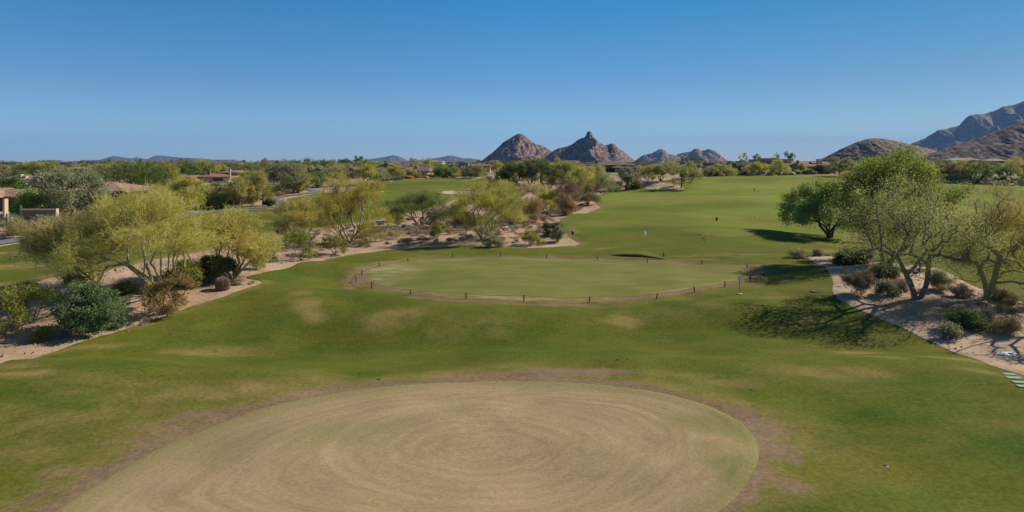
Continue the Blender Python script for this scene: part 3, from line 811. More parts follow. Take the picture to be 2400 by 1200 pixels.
    if not leaf:
        D = O[I] * outw + np.array([0, 0, up]) + rs.normal(size=(n, 3)) * .55
        D /= np.linalg.norm(D, axis=1)[:, None]
        L = tl * rs.uniform(.45, 1.15, n)[:, None]
        S = S - D * L * .4
        Q = perp(D, rs) * (tw * rs.uniform(.6, 1.4, n)[:, None]) * .5
        bend = rs.normal(size=(n, 3)) * .12 * L + np.array([0, 0, -.10]) * L
        m1 = S + D * L * .5; e1 = S + D * L + bend
        V = np.stack([S - Q, S + Q, m1 + Q * .9, m1 - Q * .9, e1 + Q * .35, e1 - Q * .35], 1).reshape(-1, 3)
        o = np.arange(n)[:, None] * 6
        Fc = np.concatenate([o + np.array([0, 1, 2, 3]), o + np.array([3, 2, 4, 5])], 0)
        tint = np.repeat(np.clip(ct[I] * .75 + rs.uniform(-.1, .35, n), 0, 1), 6)
    else:
        D = rs.normal(size=(n, 3)) + O[I] * .5 + np.array([0, 0, up]); D /= np.linalg.norm(D, axis=1)[:, None]
        L = ls * rs.uniform(.6, 1.4, n)[:, None]
        Q = perp(D, rs) * L * .27
        V = np.stack([S, S + D * L * .5 + Q, S + D * L, S + D * L * .5 - Q], 1).reshape(-1, 3)
        o = np.arange(n)[:, None] * 4
        Fc = o + np.array([0, 1, 2, 3])
        tint = np.repeat(np.clip(ct[I] * .7 + rs.uniform(0, .3, n), 0, 1), 4)
    return (TV, TF), (V, Fc, tint)
def plant(name, cat, label, loc, lf, bk, group=None, rz=0.0, parts=('trunk', 'crown'), extra=None, **kw):
    (TV, TF), (V, Fc, t) = grow(**kw)
    r = empty(name, loc, label, cat, rz, group)
    np_obj(parts[0], TV, TF, BK[bk], r, smooth=True)
    np_obj(parts[1], V, Fc, LF[lf], r, attrs={'tint': t})
    if extra:
        for lf2, kw2 in extra:
            k3 = dict(kw); k3.update(kw2)
            _, (V, Fc, t) = grow(**k3)
            np_obj('foliage_tuft', V, Fc, LF[lf2], r, attrs={'tint': t})
    return r
def at(px, py, off=0.0):
    x, y = hit(px, py)
    return (x, y, gz(x, y) + off)
def m_per_px(px, py):
    return hit(px, py)[1] / F
def hero(name, label, bx, by, top, x0, x1, lf, bk, seed, cat='tree', group=None, **kw):
    """a plant placed by the photo pixel of its foot, its top row and the columns its crown spans"""
    s = m_per_px(bx, by)
    H, Wd = (by - top) * s, (x1 - x0) * s
    lean = (((x0 + x1) / 2 - bx) * s, 0)
    return plant(name, cat, label, at(bx, by), lf, bk, group, seed=seed, H=H, Wd=Wd, lean=lean, **kw)

PV = dict(base=.22, nst=6, ncl=210, lobes=18, ntw=92, tl=.62, tw=.027, up=.42, outw=.6, trunk=.17, fork=.6, flat=.5, shell=.15, cr=.62, rmin=.012, low=.24)
MESQ = dict(low=.26, base=.26, nst=3, ncl=170, lobes=15, ntw=90, leaf=1, ls=.22, up=.1, trunk=.2, fork=.6, flat=.5, cr=.75)
# --- the trees standing nearest
hero('palo_verde_tree', 'largest feathery yellow-green tree at left, many pale stems beside a rusty bush', 382, 690, 452, 165, 500, 'paloverde', 'pv', 11, **{**PV, 'ncl': 260, 'lobes': 20, 'ntw': 100, 'nst': 13, 'base': .30, 'low': .26, 'fork': .95, 'trunk': .21, 'rmin': .017, 'tw': .022, 'ntw': 100})
hero('palo_verde_tree', 'low leaning yellow-green tree behind the round green bush, its crown overhanging the left fairway', 226, 672, 505, 78, 275, 'paloverde', 'pv', 12, **{**PV, 'nst': 6, 'base': .3, 'low': .22, 'ncl': 170, 'ntw': 90, 'trunk': .18, 'rmin': .016})
hero('palo_verde_tree', 'yellow-green multi-stemmed tree just behind the barrel cactus', 548, 652, 497, 472, 640, 'paloverde', 'pv', 13, **{**PV, 'nst': 9, 'base': .28, 'low': .2, 'fork': .8, 'rmin': .016})
hero('palo_verde_tree', 'smaller yellow-green tree left of the wide central palo verde, partly hidden by a creosote bush', 708, 562, 468, 636, 772, 'paloverde_dim', 'pv', 14, **{**PV, 'ncl': 170, 'nst': 7, 'low': .16, 'fork': .9, 'rmin': .018, 'trunk': .19})
hero('palo_verde_tree', 'wide spreading yellow-green tree with thick forked green trunk behind the roped green', 818, 570, 418, 728, 914, 'paloverde', 'pv', 15, **{**PV, 'base': .22, 'nst': 9, 'low': .14, 'trunk': .27, 'ncl': 260, 'fork': 1.0, 'rmin': .018, 'ntw': 80})
hero('mesquite_tree', 'dark-trunked vase-shaped green tree alone in front of the left fairway sand trap', 985, 531, 452, 920, 1055, 'mesquite', 'mesq', 16, **{**PV, 'base': .26, 'nst': 7, 'tl': .6, 'trunk': .17, 'up': .4, 'fork': 1.1, 'low': .3, 'rmin': .018})
hero('palo_verde_tree', 'yellow-green tree with slim forked trunk standing above the pale grey-green bush', 1130, 563, 430, 1058, 1222, 'paloverde_dim', 'pv', 17, **{**PV, 'base': .24, 'trunk': .17, 'nst': 6, 'fork': .9, 'low': .18, 'rmin': .018, 'ncl': 230})
hero('mesquite_tree', 'thin-crowned tree with thick twisted grey trunks, foremost in the right sand bed', 2150, 704, 432, 1985, 2268, 'olive', 'grey', 21, **{**MESQ, 'base': .30, 'nst': 2, 'trunk': .20, 'ncl': 270, 'lobes': 24, 'ntw': 112, 'ls': .10, 'low': .22, 'fork': .55, 'cr': .7, 'skin': 7, 'rmin': .011})
hero('mesquite_tree', 'dark green tree on the turf left of the right sand bed, casting a long shadow', 1945, 559, 428, 1852, 2012, 'bright', 'mesq', 22, **{**MESQ, 'base': .20, 'trunk': .28, 'nst': 4, 'ncl': 210, 'ntw': 170, 'ls': .21, 'droop': .12})
hero('mesquite_tree', 'tall bright green tree with leaning brown trunk, tallest crown on the right', 2072, 621, 366, 1972, 2216, 'bright', 'mesq', 23, **{**MESQ, 'base': .20, 'trunk': .26, 'nst': 3, 'ncl': 280, 'lobes': 20, 'ntw': 165, 'ls': .18, 'cr': .72})
hero('palo_verde_tree', 'yellow-green tree with smooth forked green trunk at the right edge of the sand bed', 2314, 704, 442, 2232, 2440, 'paloverde_dim', 'pv', 24, **{**PV, 'base': .34, 'nst': 2, 'trunk': .2, 'fork': .35, 'ncl': 150, 'ntw': 56, 'skin': 7, 'tw': .024, 'rmin': .016, 'low': .3})
hero('palo_verde_tree', 'olive tree at the right picture edge with drooping twigs', 2470, 718, 452, 2352, 2600, 'paloverde_dim', 'pv', 25, **{**PV, 'base': .3, 'nst': 3, 'trunk': .2, 'ncl': 130, 'ntw': 55, 'up': -.1, 'droop': .15, 'tw': .024})
hero('palo_verde_tree', 'thin tree outside the right picture edge that shades the sand near the loose pipes', 2640, 800, 470, 2500, 2800, 'paloverde_dim', 'pv', 26, **{**PV, 'base': .3, 'nst': 3, 'trunk': .2, 'ncl': 80, 'ntw': 34})

# --- middle distance: each with its own crown
MID = dict(low=.12, base=.2, nst=4, ncl=90, lobes=11, ntw=80, leaf=1, ls=.34, up=.15, trunk=.2, fork=.7, cr=.8)
MPV = dict(low=.16, base=.22, nst=5, ncl=100, lobes=11, ntw=90, tl=.8, tw=.055, up=.45, outw=.7, trunk=.17, fork=.75, cr=.75)
mids = [
 ('ironwood_tree', 'broad grey-green tree with dark trunk in front of the tile-roofed house at left', 178, 510, 404, 104, 240, 'sage', 'mesq', {**MID, 'ncl': 150, 'lobes': 13}),
 ('mesquite_tree', 'big dense dark green tree behind the tile-roofed house, left of the pink-roofed one', 300, 468, 383, 226, 392, 'dark', 'mesq', {**MID, 'ncl': 170, 'lobes': 14, 'base': .15}),
 ('citrus_tree', 'low bright green rounded tree over the brown garden wall', 62, 508, 452, 30, 118, 'bright', 'mesq', {**MID, 'base': .2}),
 ('mesquite_tree', 'round dark green crown at the left picture edge above the tile roofs', 22, 462, 419, -18, 66, 'dark', 'mesq', {**MID, 'base': .1, 'ncl': 120}),
 ('palo_verde_tree', 'olive tree with forked dark trunk by the cart path, beside the dead saguaro', 424, 498, 420, 378, 484, 'paloverde_dim', 'mesq', {**MPV, 'ncl': 130, 'base': .25}),
 ('palo_verde_tree', 'small yellow-green tree right of the saguaro stump', 366, 486, 436, 338, 396, 'paloverde', 'pv', MPV),
 ('palo_verde_tree', 'yellow tree with two stems by the cart path, left of a lone trunk', 562, 486, 416, 518, 604, 'paloverde', 'mesq', MPV),
 ('palo_verde_tree', 'tall yellow tree with a straight dark trunk at the cart path bend', 616, 482, 404, 572, 634, 'paloverde', 'mesq', {**MPV, 'nst': 1, 'base': .35, 'fork': .1}),
 ('palo_verde_tree', 'small dull yellow tree among shrubs right of the forked dark trunk', 508, 487, 440, 468, 540, 'paloverde_dim', 'pv', MPV),
 ('mesquite_tree', 'large grey-green tree with several stems behind the cart path bend', 656, 455, 386, 616, 704, 'sage', 'grey', {**MID, 'ncl': 120}),
 ('palo_verde_tree', 'slender olive tree with one straight trunk right of the grey-green tree', 688, 452, 396, 668, 720, 'paloverde_dim', 'grey', {**MPV, 'nst': 1, 'base': .4, 'fork': .1}),
 ('citrus_tree', 'dark green tree below the twin chimneys', 727, 441, 408, 706, 750, 'bright', 'mesq', MID),
 ('ironwood_tree', 'wide olive tree right of the twin chimneys, hiding the gabled house', 778, 437, 390, 740, 826, 'olive', 'mesq', {**MID, 'ncl': 120}),
 ('palo_verde_tree', 'yellowish tree behind the wide central palo verde, at the far cart path', 856, 432, 388, 832, 890, 'paloverde_dim', 'pv', MPV),
 ('ironwood_tree', 'dark-stemmed grey-green tree standing at the small paved patch', 886, 430, 396, 862, 910, 'sage', 'mesq', MID),
 ('palo_verde_tree', 'dull yellow tree at the far edge of the left fairway, left of the arched entrance', 928, 421, 390, 902, 952, 'paloverde_dim', 'pv', MPV),
 ('palo_verde_tree', 'pale yellow tree just left of the arched house entrance', 955, 419, 396, 940, 978, 'paloverde', 'pv', MPV),
 ('citrus_tree', 'compact bright green tree right of the arched house entrance', 1037, 417, 390, 1020, 1057, 'bright', 'mesq', {**MID, 'base': .12}),
 ('palo_verde_tree', 'light olive tree right of the compact bright green one', 1062, 416, 392, 1050, 1080, 'paloverde_dim', 'pv', MPV),
 ('palo_verde_tree', 'grey-olive tree at the far right corner of the left fairway', 1115, 417, 388, 1088, 1140, 'olive', 'mesq', MID),
 ('mesquite_tree', 'dark green rounded tree left of the two saguaros below the first butte', 1202, 446, 384, 1168, 1242, 'dark', 'mesq', {**MID, 'ncl': 130, 'base': .1}),
 ('mesquite_tree', 'mid green tree directly behind the pair of saguaros', 1258, 447, 376, 1224, 1300, 'mesquite', 'mesq', {**MID, 'ncl': 130, 'base': .15}),
 ('ironwood_tree', 'green tree right of the pair of saguaros, below the saddle of the buttes', 1312, 448, 377, 1282, 1348, 'olive', 'mesq', {**MID, 'ncl': 110}),
 ('palo_verde_tree', 'olive yellow tree in front of the low hip-roofed house, leftmost of three', 1362, 452, 394, 1335, 1394, 'paloverde_dim', 'pv', MPV),
 ('palo_verde_tree', 'olive yellow tree before the hip-roofed house, middle of three', 1398, 451, 390, 1372, 1430, 'paloverde_dim', 'pv', MPV),
 ('ironwood_tree', 'grey-green tree before the hip-roofed house, rightmost of three', 1468, 444, 396, 1440, 1500, 'sage', 'mesq', {**MID, 'base': .12}),
 ('palo_verde_tree', 'olive tree behind the sand mound, leaning trunk visible', 1548, 423, 384, 1508, 1586, 'olive', 'mesq', {**MID, 'ncl': 110}),
 ('palo_verde_tree', 'yellow-green bush-like tree left of the leaning trunk behind the sand mound', 1518, 424, 390, 1492, 1545, 'paloverde', 'pv', {**MPV, 'base': .1}),
 ('mesquite_tree', 'small lollipop tree with one thin dark trunk at the right end of the sand mound', 1597, 443, 384, 1572, 1624, 'olive', 'mesq', {**MID, 'nst': 1, 'base': .5, 'fork': .05, 'ncl': 50}),
 ('palo_verde_tree', 'yellow-olive low tree behind the lollipop tree', 1625, 420, 390, 1604, 1646, 'paloverde_dim', 'pv', MPV),
 ('ironwood_tree', 'olive tree at the far edge of the range, left of the flat-roofed stone house', 1690, 414, 386, 1662, 1722, 'olive', 'mesq', {**MID, 'ncl': 100}),
 ('mesquite_tree', 'rounded dark green tree right of the brown gabled house', 1630, 396, 370, 1604, 1652, 'dark', 'mesq', {**MID, 'base': .05}),
 ('palo_verde_tree', 'grey-yellow tree at the far edge of the range, right of the flat-roofed stone house', 1774, 412, 380, 1748, 1798, 'paloverde_dim', 'grey', MPV),
 ('palo_verde_tree', 'yellow-green tree left of the red tile-roofed house at the range end', 1824, 411, 376, 1798, 1850, 'paloverde', 'mesq', {**MPV, 'base': .15}),
 ('palo_verde_tree', 'small ochre tree against the front of the red tile-roofed house', 1880, 408.5, 385, 1868, 1890, 'paloverde_dim', 'pv', MPV),
 ('citrus_tree', 'small dark green tree at the right end of the red tile-roofed house front', 1926, 408.5, 388, 1914, 1938, 'dark', 'mesq', MID),
 ('ironwood_tree', 'olive tree right beside the red tile-roofed house', 1968, 414, 370, 1940, 1998, 'olive', 'mesq', {**MID, 'ncl': 110, 'base': .1}),
 ('mesquite_tree', 'spreading tree with splayed trunk on the far right bank', 2290, 430, 380, 2246, 2346, 'mesquite', 'mesq', {**MID, 'base': .3, 'trunk': .35, 'fork': .9, 'ncl': 110}),
 ('palo_verde_tree', 'pale-trunked olive tree left of the splayed-trunk tree on the far bank', 2252, 428, 376, 2220, 2280, 'paloverde_dim', 'pv', MPV),
 ('ironwood_tree', 'brownish thin tree on the far bank just right of the tallest green crown', 2222, 428, 384, 2198, 2245, 'brown', 'grey', {**MPV, 'ntw': 60}),
 ('palo_verde_tree', 'dull yellow tree at the far right picture edge behind the saguaros', 2392, 433, 372, 2364, 2432, 'paloverde_dim', 'pv', {**MPV, 'base': .1}),
]
_pt = set()
for i, (nm, lab, bx, by, tp, x0, x1, lf, bk, kw) in enumerate(mids):
    hero(nm, lab, bx, by, tp, x0, x1, lf, bk, 100 + i, **kw)

# --- the brushy desert strip between the two fairways
BR = dict(low=.0, base=.15, nst=6, ncl=80, lobes=9, ntw=70, tl=.85, tw=.035, up=.55, outw=.6, trunk=.09, fork=.9, cr=.6, flat=.4)
brush = [
 ('thicket_bush', 'yellow-olive brush left of the twin saguaros, nearest the yellow-green tree', 1222, 492, 428, 1186, 1262, 'paloverde_dim', BR),
 ('thicket_bush', 'light olive brush at the foot of the twin saguaros', 1268, 482, 432, 1236, 1302, 'paloverde', BR),
 ('thicket_bush', 'bushy yellow clump in front of the twin saguaros', 1285, 500, 446, 1258, 1318, 'paloverde_dim', BR),
 ('thicket_bush', 'grey-brown leafless brush in the middle of the strip, tallest of the dry ones', 1318, 498, 428, 1290, 1356, 'brown', {**BR, 'ncl': 110}),
 ('thicket_bush', 'brown dry brush at the turf edge above the sand tongue', 1322, 504, 455, 1302, 1350, 'brown', BR),
 ('thicket_bush', 'tangled brown bush just left of the sand tongue tip', 1376, 481, 452, 1352, 1404, 'brown', {**BR, 'base': .08}),
 ('thicket_bush', 'brown and olive brush below the low hip-roofed house, leftmost', 1352, 463, 412, 1322, 1384, 'olive', BR),
 ('thicket_bush', 'olive brush at the turf edge left of the narrow sand verge', 1408, 453, 406, 1378, 1436, 'olive', BR),
 ('thicket_bush', 'dark olive brush overhanging the narrow sand verge', 1430, 451, 412, 1408, 1454, 'mesquite', BR),
 ('thicket_bush', 'grey twiggy brush between the two olive ones at the narrow sand verge', 1386, 457, 424, 1362, 1410, 'brown', BR),
 ('thicket_bush', 'small dark bush on the left slope of the sand mound', 1490, 442, 424, 1478, 1504, 'brown', BR),
 ('thicket_bush', 'rambling olive brush behind the slim forked palo verde', 1185, 520, 462, 1150, 1232, 'paloverde_dim', BR),
 ('thicket_bush', 'brownish brush low beside the slim forked palo verde', 1240, 520, 470, 1208, 1278, 'brown', BR),
 ('thicket_bush', 'pale olive thicket at the right corner of the left fairway', 1140, 446, 414, 1112, 1172, 'olive', BR),
 ('thicket_bush', 'yellow-green thicket in front of the dark rounded tree', 1165, 462, 424, 1132, 1202, 'paloverde_dim', BR),
 ('thicket_bush', 'grey leafless bush right of the dark-trunked vase-shaped tree', 1030, 531, 484, 1002, 1062, 'grey', {**BR, 'ntw': 40}),
 ('thicket_bush', 'dull olive bush left of the dark-trunked vase-shaped tree', 925, 518, 494, 908, 942, 'olive', BR),
 ('thicket_bush', 'brown spiky brush under the slim forked palo verde at left', 1082, 536, 496, 1056, 1108, 'brown', {**BR, 'ntw': 45}),
]
for i, (nm, lab, bx, by, tp, x0, x1, lf, kw) in enumerate(brush):
    hero(nm, lab, bx, by, tp, x0, x1, lf, 'grey', 200 + i, cat='bush', parts=('stems', 'foliage'), **kw)

# --- shrubs one can tell apart
RB = dict(low=.0, base=.12, nst=6, ncl=140, lobes=14, ntw=75, leaf=1, ls=.13, up=.2, trunk=.05, fork=1.2, cr=.28, flat=.35, shell=.45)
CR = dict(low=.04, base=.22, nst=8, ncl=70, lobes=11, ntw=70, leaf=1, ls=.12, up=.5, trunk=.05, fork=1.0, cr=.28, flat=.3, shell=.3)
DRYB = dict(low=.02, base=.2, nst=8, ncl=60, lobes=9, ntw=55, tl=.42, tw=.018, up=.4, outw=.8, trunk=.04, fork=1.0, cr=.26)
shr = [
 ('round_bush', 'big dense rounded blue-green bush on the near left sand', 210, 779, 668, 149, 274, 'bluegreen', {**RB, 'ncl': 300, 'lobes': 30, 'ntw': 90, 'ls': .13, 'flat': .55, 'shell': .6}),
 ('creosote_bush', 'green and yellow upright bush cut by the left picture edge', 12, 782, 678, -40, 58, 'creosote', {**CR, 'ncl': 110}),
 ('creosote_bush', 'dark open vase-shaped bush with bare stems left of the big rounded bush', 76, 757, 668, 42, 122, 'mesquite', {**CR, 'base': .35, 'low': .25}),
 ('creosote_bush', 'tiny yellow-green bush alone at the front of the left sand', 94, 797, 768, 78, 112, 'creosote', {**CR, 'ncl': 30, 'ls': .09}),
 ('creosote_bush', 'rusty brown-orange bush at the turf edge under the largest palo verde', 388, 735, 648, 338, 446, 'rust', {**CR, 'ncl': 110, 'base': .2}),
 ('creosote_bush', 'olive bush behind the big rounded bush, below the leaning palo verde', 184, 692, 646, 148, 222, 'mesquite', CR),
 ('round_bush', 'yellow-green bush right of the largest palo verde stems', 436, 672, 612, 402, 472, 'creosote', RB),
 ('round_bush', 'dark green bush between the yellow-green bush and the barrel cactus', 490, 662, 604, 460, 520, 'dark', RB),
 ('round_bush', 'dark green bush low among the stems behind the barrel cactus', 520, 652, 605, 500, 548, 'bluegreen', RB),
 ('round_bush', 'small blue-green mound under the largest palo verde', 290, 688, 664, 272, 312, 'bluegreen', {**RB, 'ncl': 60}),
 ('creosote_bush', 'brownish olive bush at the edge of the left fairway, far left', 58, 690, 664, 30, 88, 'brown', DRYB),
 ('creosote_bush', 'bright green upright bush at the right end of the yellow-green trees', 618, 616, 548, 596, 640, 'creosote', {**CR, 'base': .1}),
 ('creosote_bush', 'small green bush at the turf edge below the bright green upright one', 607, 630, 606, 596, 618, 'creosote', {**CR, 'ncl': 35}),
 ('creosote_bush', 'tall bright green bush on the sand left of the wide central palo verde', 706, 610, 540, 674, 734, 'creosote', {**CR, 'base': .12, 'ncl': 90}),
 ('creosote_bush', 'wide olive-green bush at the foot of the wide central palo verde', 784, 597, 552, 752, 816, 'creosote', {**CR, 'base': .1, 'ncl': 90}),
 ('creosote_bush', 'brown bare bush left of the tall bright green bush', 668, 566, 528, 640, 692, 'brown', DRYB),
 ('creosote_bush', 'bright green bush with an upright tip right of the dark-trunked vase-shaped tree', 1024, 558, 522, 1008, 1042, 'creosote', CR),
 ('brittle_bush', 'pale grey-green rounded bush below the slim forked palo verde', 1156, 580, 552, 1134, 1178, 'sage', {**RB, 'ncl': 80}),
 ('creosote_bush', 'yellow-green bush at the sandy turf corner, left of the maroon flag', 1244, 575, 541, 1220, 1272, 'creosote', {**CR, 'base': .1}),
 ('round_bush', 'dark green bush behind the cholla near the sandy turf corner', 1292, 553, 524, 1276, 1310, 'dark', RB),
 ('creosote_bush', 'greyish speckled bush at the sandy point beside the maroon flag', 1308, 568, 532, 1290, 1322, 'sage', {**CR, 'base': .08}),
 ('round_bush', 'straw-coloured rounded bush at the tip of the right sand bed', 1869, 606, 586, 1852, 1888, 'yellow', {**RB, 'ncl': 50, 'ls': .1}),
 ('round_bush', 'grey wispy bush on the top edge of the right sand bed beside a stone', 1916, 602, 584, 1906, 1928, 'grey', {**DRYB, 'ncl': 30}),
 ('round_bush', 'dark green bush at the top of the right sand bed, larger of two touching', 1978, 622, 588, 1958, 2000, 'dark', RB),
 ('round_bush', 'dark green bush at the top of the right sand bed, smaller of two touching', 2006, 620, 594, 1990, 2024, 'dark', RB),
 ('round_bush', 'straw brown bush behind the two touching dark bushes', 2032, 610, 582, 2014, 2046, 'brown', DRYB),
 ('round_bush', 'dark green bush in the middle of the right sand bed below the leaning brown trunk', 2071, 655, 621, 2048, 2094, 'dark', RB),
 ('dry_bush', 'rusty brown leafless bush left of the twisted grey trunks', 2011, 694, 638, 1978, 2042, 'brown', {**DRYB, 'ncl': 90, 'ntw': 75}),
 ('creosote_bush', 'small green-grey bush between the rusty bush and the twisted grey trunks', 2076, 695, 660, 2056, 2096, 'sage', {**CR, 'ncl': 45}),
 ('dry_bush', 'grey-brown dry bush just left of the twisted grey trunks', 2110, 685, 660, 2092, 2126, 'grey', DRYB),
 ('dry_bush', 'grey-green twiggy bush right behind the twisted grey trunks', 2200, 684, 632, 2170, 2228, 'sage', {**DRYB, 'ncl': 80}),
 ('dry_bush', 'straw-grey bush left of the smooth forked green trunk', 2258, 700, 668, 2230, 2274, 'grey', DRYB),
 ('dry_bush', 'straw-grey bush right of the smooth forked green trunk', 2340, 704, 678, 2322, 2362, 'grey', DRYB),
 ('dry_bush', 'brown-grey bush farthest right on the upper edge of the right sand bed', 2360, 714, 684, 2344, 2382, 'brown', DRYB),
 ('round_bush', 'dark grey-green bush in front of the barrel cactus at right', 2262, 776, 728, 2232, 2298, 'dark', {**RB, 'ls': .1}),
 ('creosote_bush', 'thin grey-green sprawling bush left of the barrel cactus at right', 2226, 797, 762, 2210, 2244, 'sage', {**CR, 'ncl': 35, 'ntw': 40}),
 ('dry_bush', 'thin dark twiggy bush in the shade at the right sand bed edge', 2362, 785, 742, 2330, 2392, 'brown', {**DRYB, 'ntw': 40}),
 ('dry_bush', 'sparse brown twigs in the shade right of the dark grey-green bush', 2312, 760, 728, 2298, 2336, 'grey', {**DRYB, 'ncl': 30, 'ntw': 30}),
 ('dry_bush', 'brown round shrub by the cart path at far left', 56, 558, 520, 24, 80, 'brown', {**DRYB, 'ncl': 90, 'ntw': 90, 'tl': .7}),
 ('dry_bush', 'tall thin olive shrub behind the brown round shrub at far left', 34, 552, 508, 12, 60, 'olive', {**DRYB, 'tl': .7}),
 ('creosote_bush', 'grey-green shrub on the sand in front of the garden wall', 106, 538, 506, 84, 130, 'sage', {**CR, 'ls': .2}),
 ('round_bush', 'dark green clipped shrub on the verge beside the cart path', 521, 491, 476, 512, 530, 'dark', RB),
 ('round_bush', 'dark shrub at the foot of the straight dark trunk by the cart path bend', 630, 484, 468, 620, 642, 'dark', RB),
 ('round_bush', 'dark green shrub behind the bend of the cart path', 698, 452, 434, 680, 712, 'dark', RB),
 ('round_bush', 'dark green clipped shrub at the far edge of the left fairway', 924, 423, 416, 916, 942, 'bluegreen', RB),
]
for i, (nm, lab, bx, by, tp, x0, x1, lf, kw) in enumerate(shr):
    hero(nm, lab, bx, by, tp, x0, x1, lf, 'grey', 300 + i, cat='bush', parts=('stems', 'foliage'), **kw)

# ---------------------------------------------------------------- houses
HM = {
 'tan': plain('tan_stucco', (0.42, 0.31, 0.21), 0.9, 0.12, 1.0), 'brown': plain('brown_stucco', (0.20, 0.135, 0.09), 0.9, 0.12, 1.0),
 'cream': plain('cream_stucco', (0.52, 0.42, 0.31), 0.9, 0.1, 1.0), 'white': plain('white_stucco', (0.66, 0.60, 0.52), 0.9, 0.08, 1.0),
 'ochre': plain('ochre_stone', (0.36, 0.26, 0.12), 0.9, 0.4, 2.5), 'grey': plain('grey_stone', (0.20, 0.17, 0.14), 0.9, 0.45, 2.0),
 'darkwall': plain('dark_brown_wall', (0.105, 0.075, 0.055), 0.9, 0.2, 1.0), 'cap': plain('pale_stone_cap', (0.50, 0.40, 0.27), 0.85, 0.1, 2.0),  # darkwall is a darker brown of its own, lightly mottled
 'tile': tile_mat('clay_tiles', (0.22, 0.120, 0.085), (0.52, 0.34, 0.26), .5), 'redtile': tile_mat('red_clay_tiles', (0.25, 0.130, 0.090), (0.42, 0.250, 0.180)),
 'browntile': tile_mat('brown_flat_tiles', (0.145, 0.100, 0.078), (0.250, 0.180, 0.142)), 'greytile': tile_mat('grey_flat_tiles', (0.15, 0.125, 0.10), (0.30, 0.255, 0.205)),
 'slate': plain('slate_roof', (0.10, 0.105, 0.12), 0.8, 0.2, 1.0), 'tanroof': plain('tan_roof', (0.29, 0.215, 0.145), 0.9, 0.15, 0.6),
 'glass': glass_mat('dark_window_and_opening', (0.016, 0.020, 0.026)), 'frame': plain('dark_bronze_frame', (0.05, 0.04, 0.035), 0.6, 0.1),
 'iron': plain('rusty_iron', (0.10, 0.045, 0.028), 0.8, 0.3, 6), 'wood': plain('stained_timber', (0.22, 0.10, 0.05), 0.8, 0.3, 3),
}
def roof_shape(mb, kind, x0, x1, y0, y1, z, rise, ov):
    t = 0.22
    if kind == 'flat':
        mb.box(x0 - .12, x1 + .12, y0 - .12, y1 + .12, z, z + max(rise, .35))
        return
    a0, a1, b0, b1 = x0 - ov, x1 + ov, y0 - ov, y1 + ov
    w, d = a1 - a0, b1 - b0
    zt = z + t + rise
    V = [(a0, b0, z), (a1, b0, z), (a1, b1, z), (a0, b1, z), (a0, b0, z + t), (a1, b0, z + t), (a1, b1, z + t), (a0, b1, z + t)]
    Fc = [(0, 3, 2, 1), (0, 1, 5, 4), (1, 2, 6, 5), (2, 3, 7, 6), (3, 0, 4, 7)]
    if kind == 'hip':
        ins = min(w, d) / 2 * .98
        if w >= d:
            V += [(a0 + ins, (b0 + b1) / 2, zt), (a1 - ins, (b0 + b1) / 2, zt)]
            Fc += [(4, 5, 9, 8), (6, 7, 8, 9), (5, 6, 9), (7, 4, 8)]
        else:
            V += [((a0 + a1) / 2, b0 + ins, zt), ((a0 + a1) / 2, b1 - ins, zt)]
            Fc += [(4, 5, 8), (5, 6, 9, 8), (6, 7, 9), (7, 4, 8, 9)]
    elif kind == 'gable':       # ridge along the front
        V += [(a0, (b0 + b1) / 2, zt), (a1, (b0 + b1) / 2, zt)]
        Fc += [(4, 5, 9, 8), (6, 7, 8, 9), (5, 6, 9), (7, 4, 8)]
    elif kind == 'front':       # gable end faces the viewer
        V += [((a0 + a1) / 2, b0, zt), ((a0 + a1) / 2, b1, zt)]
        Fc += [(4, 5, 8), (5, 6, 9, 8), (6, 7, 9), (7, 4, 8, 9)]
    mb.add(V, Fc)
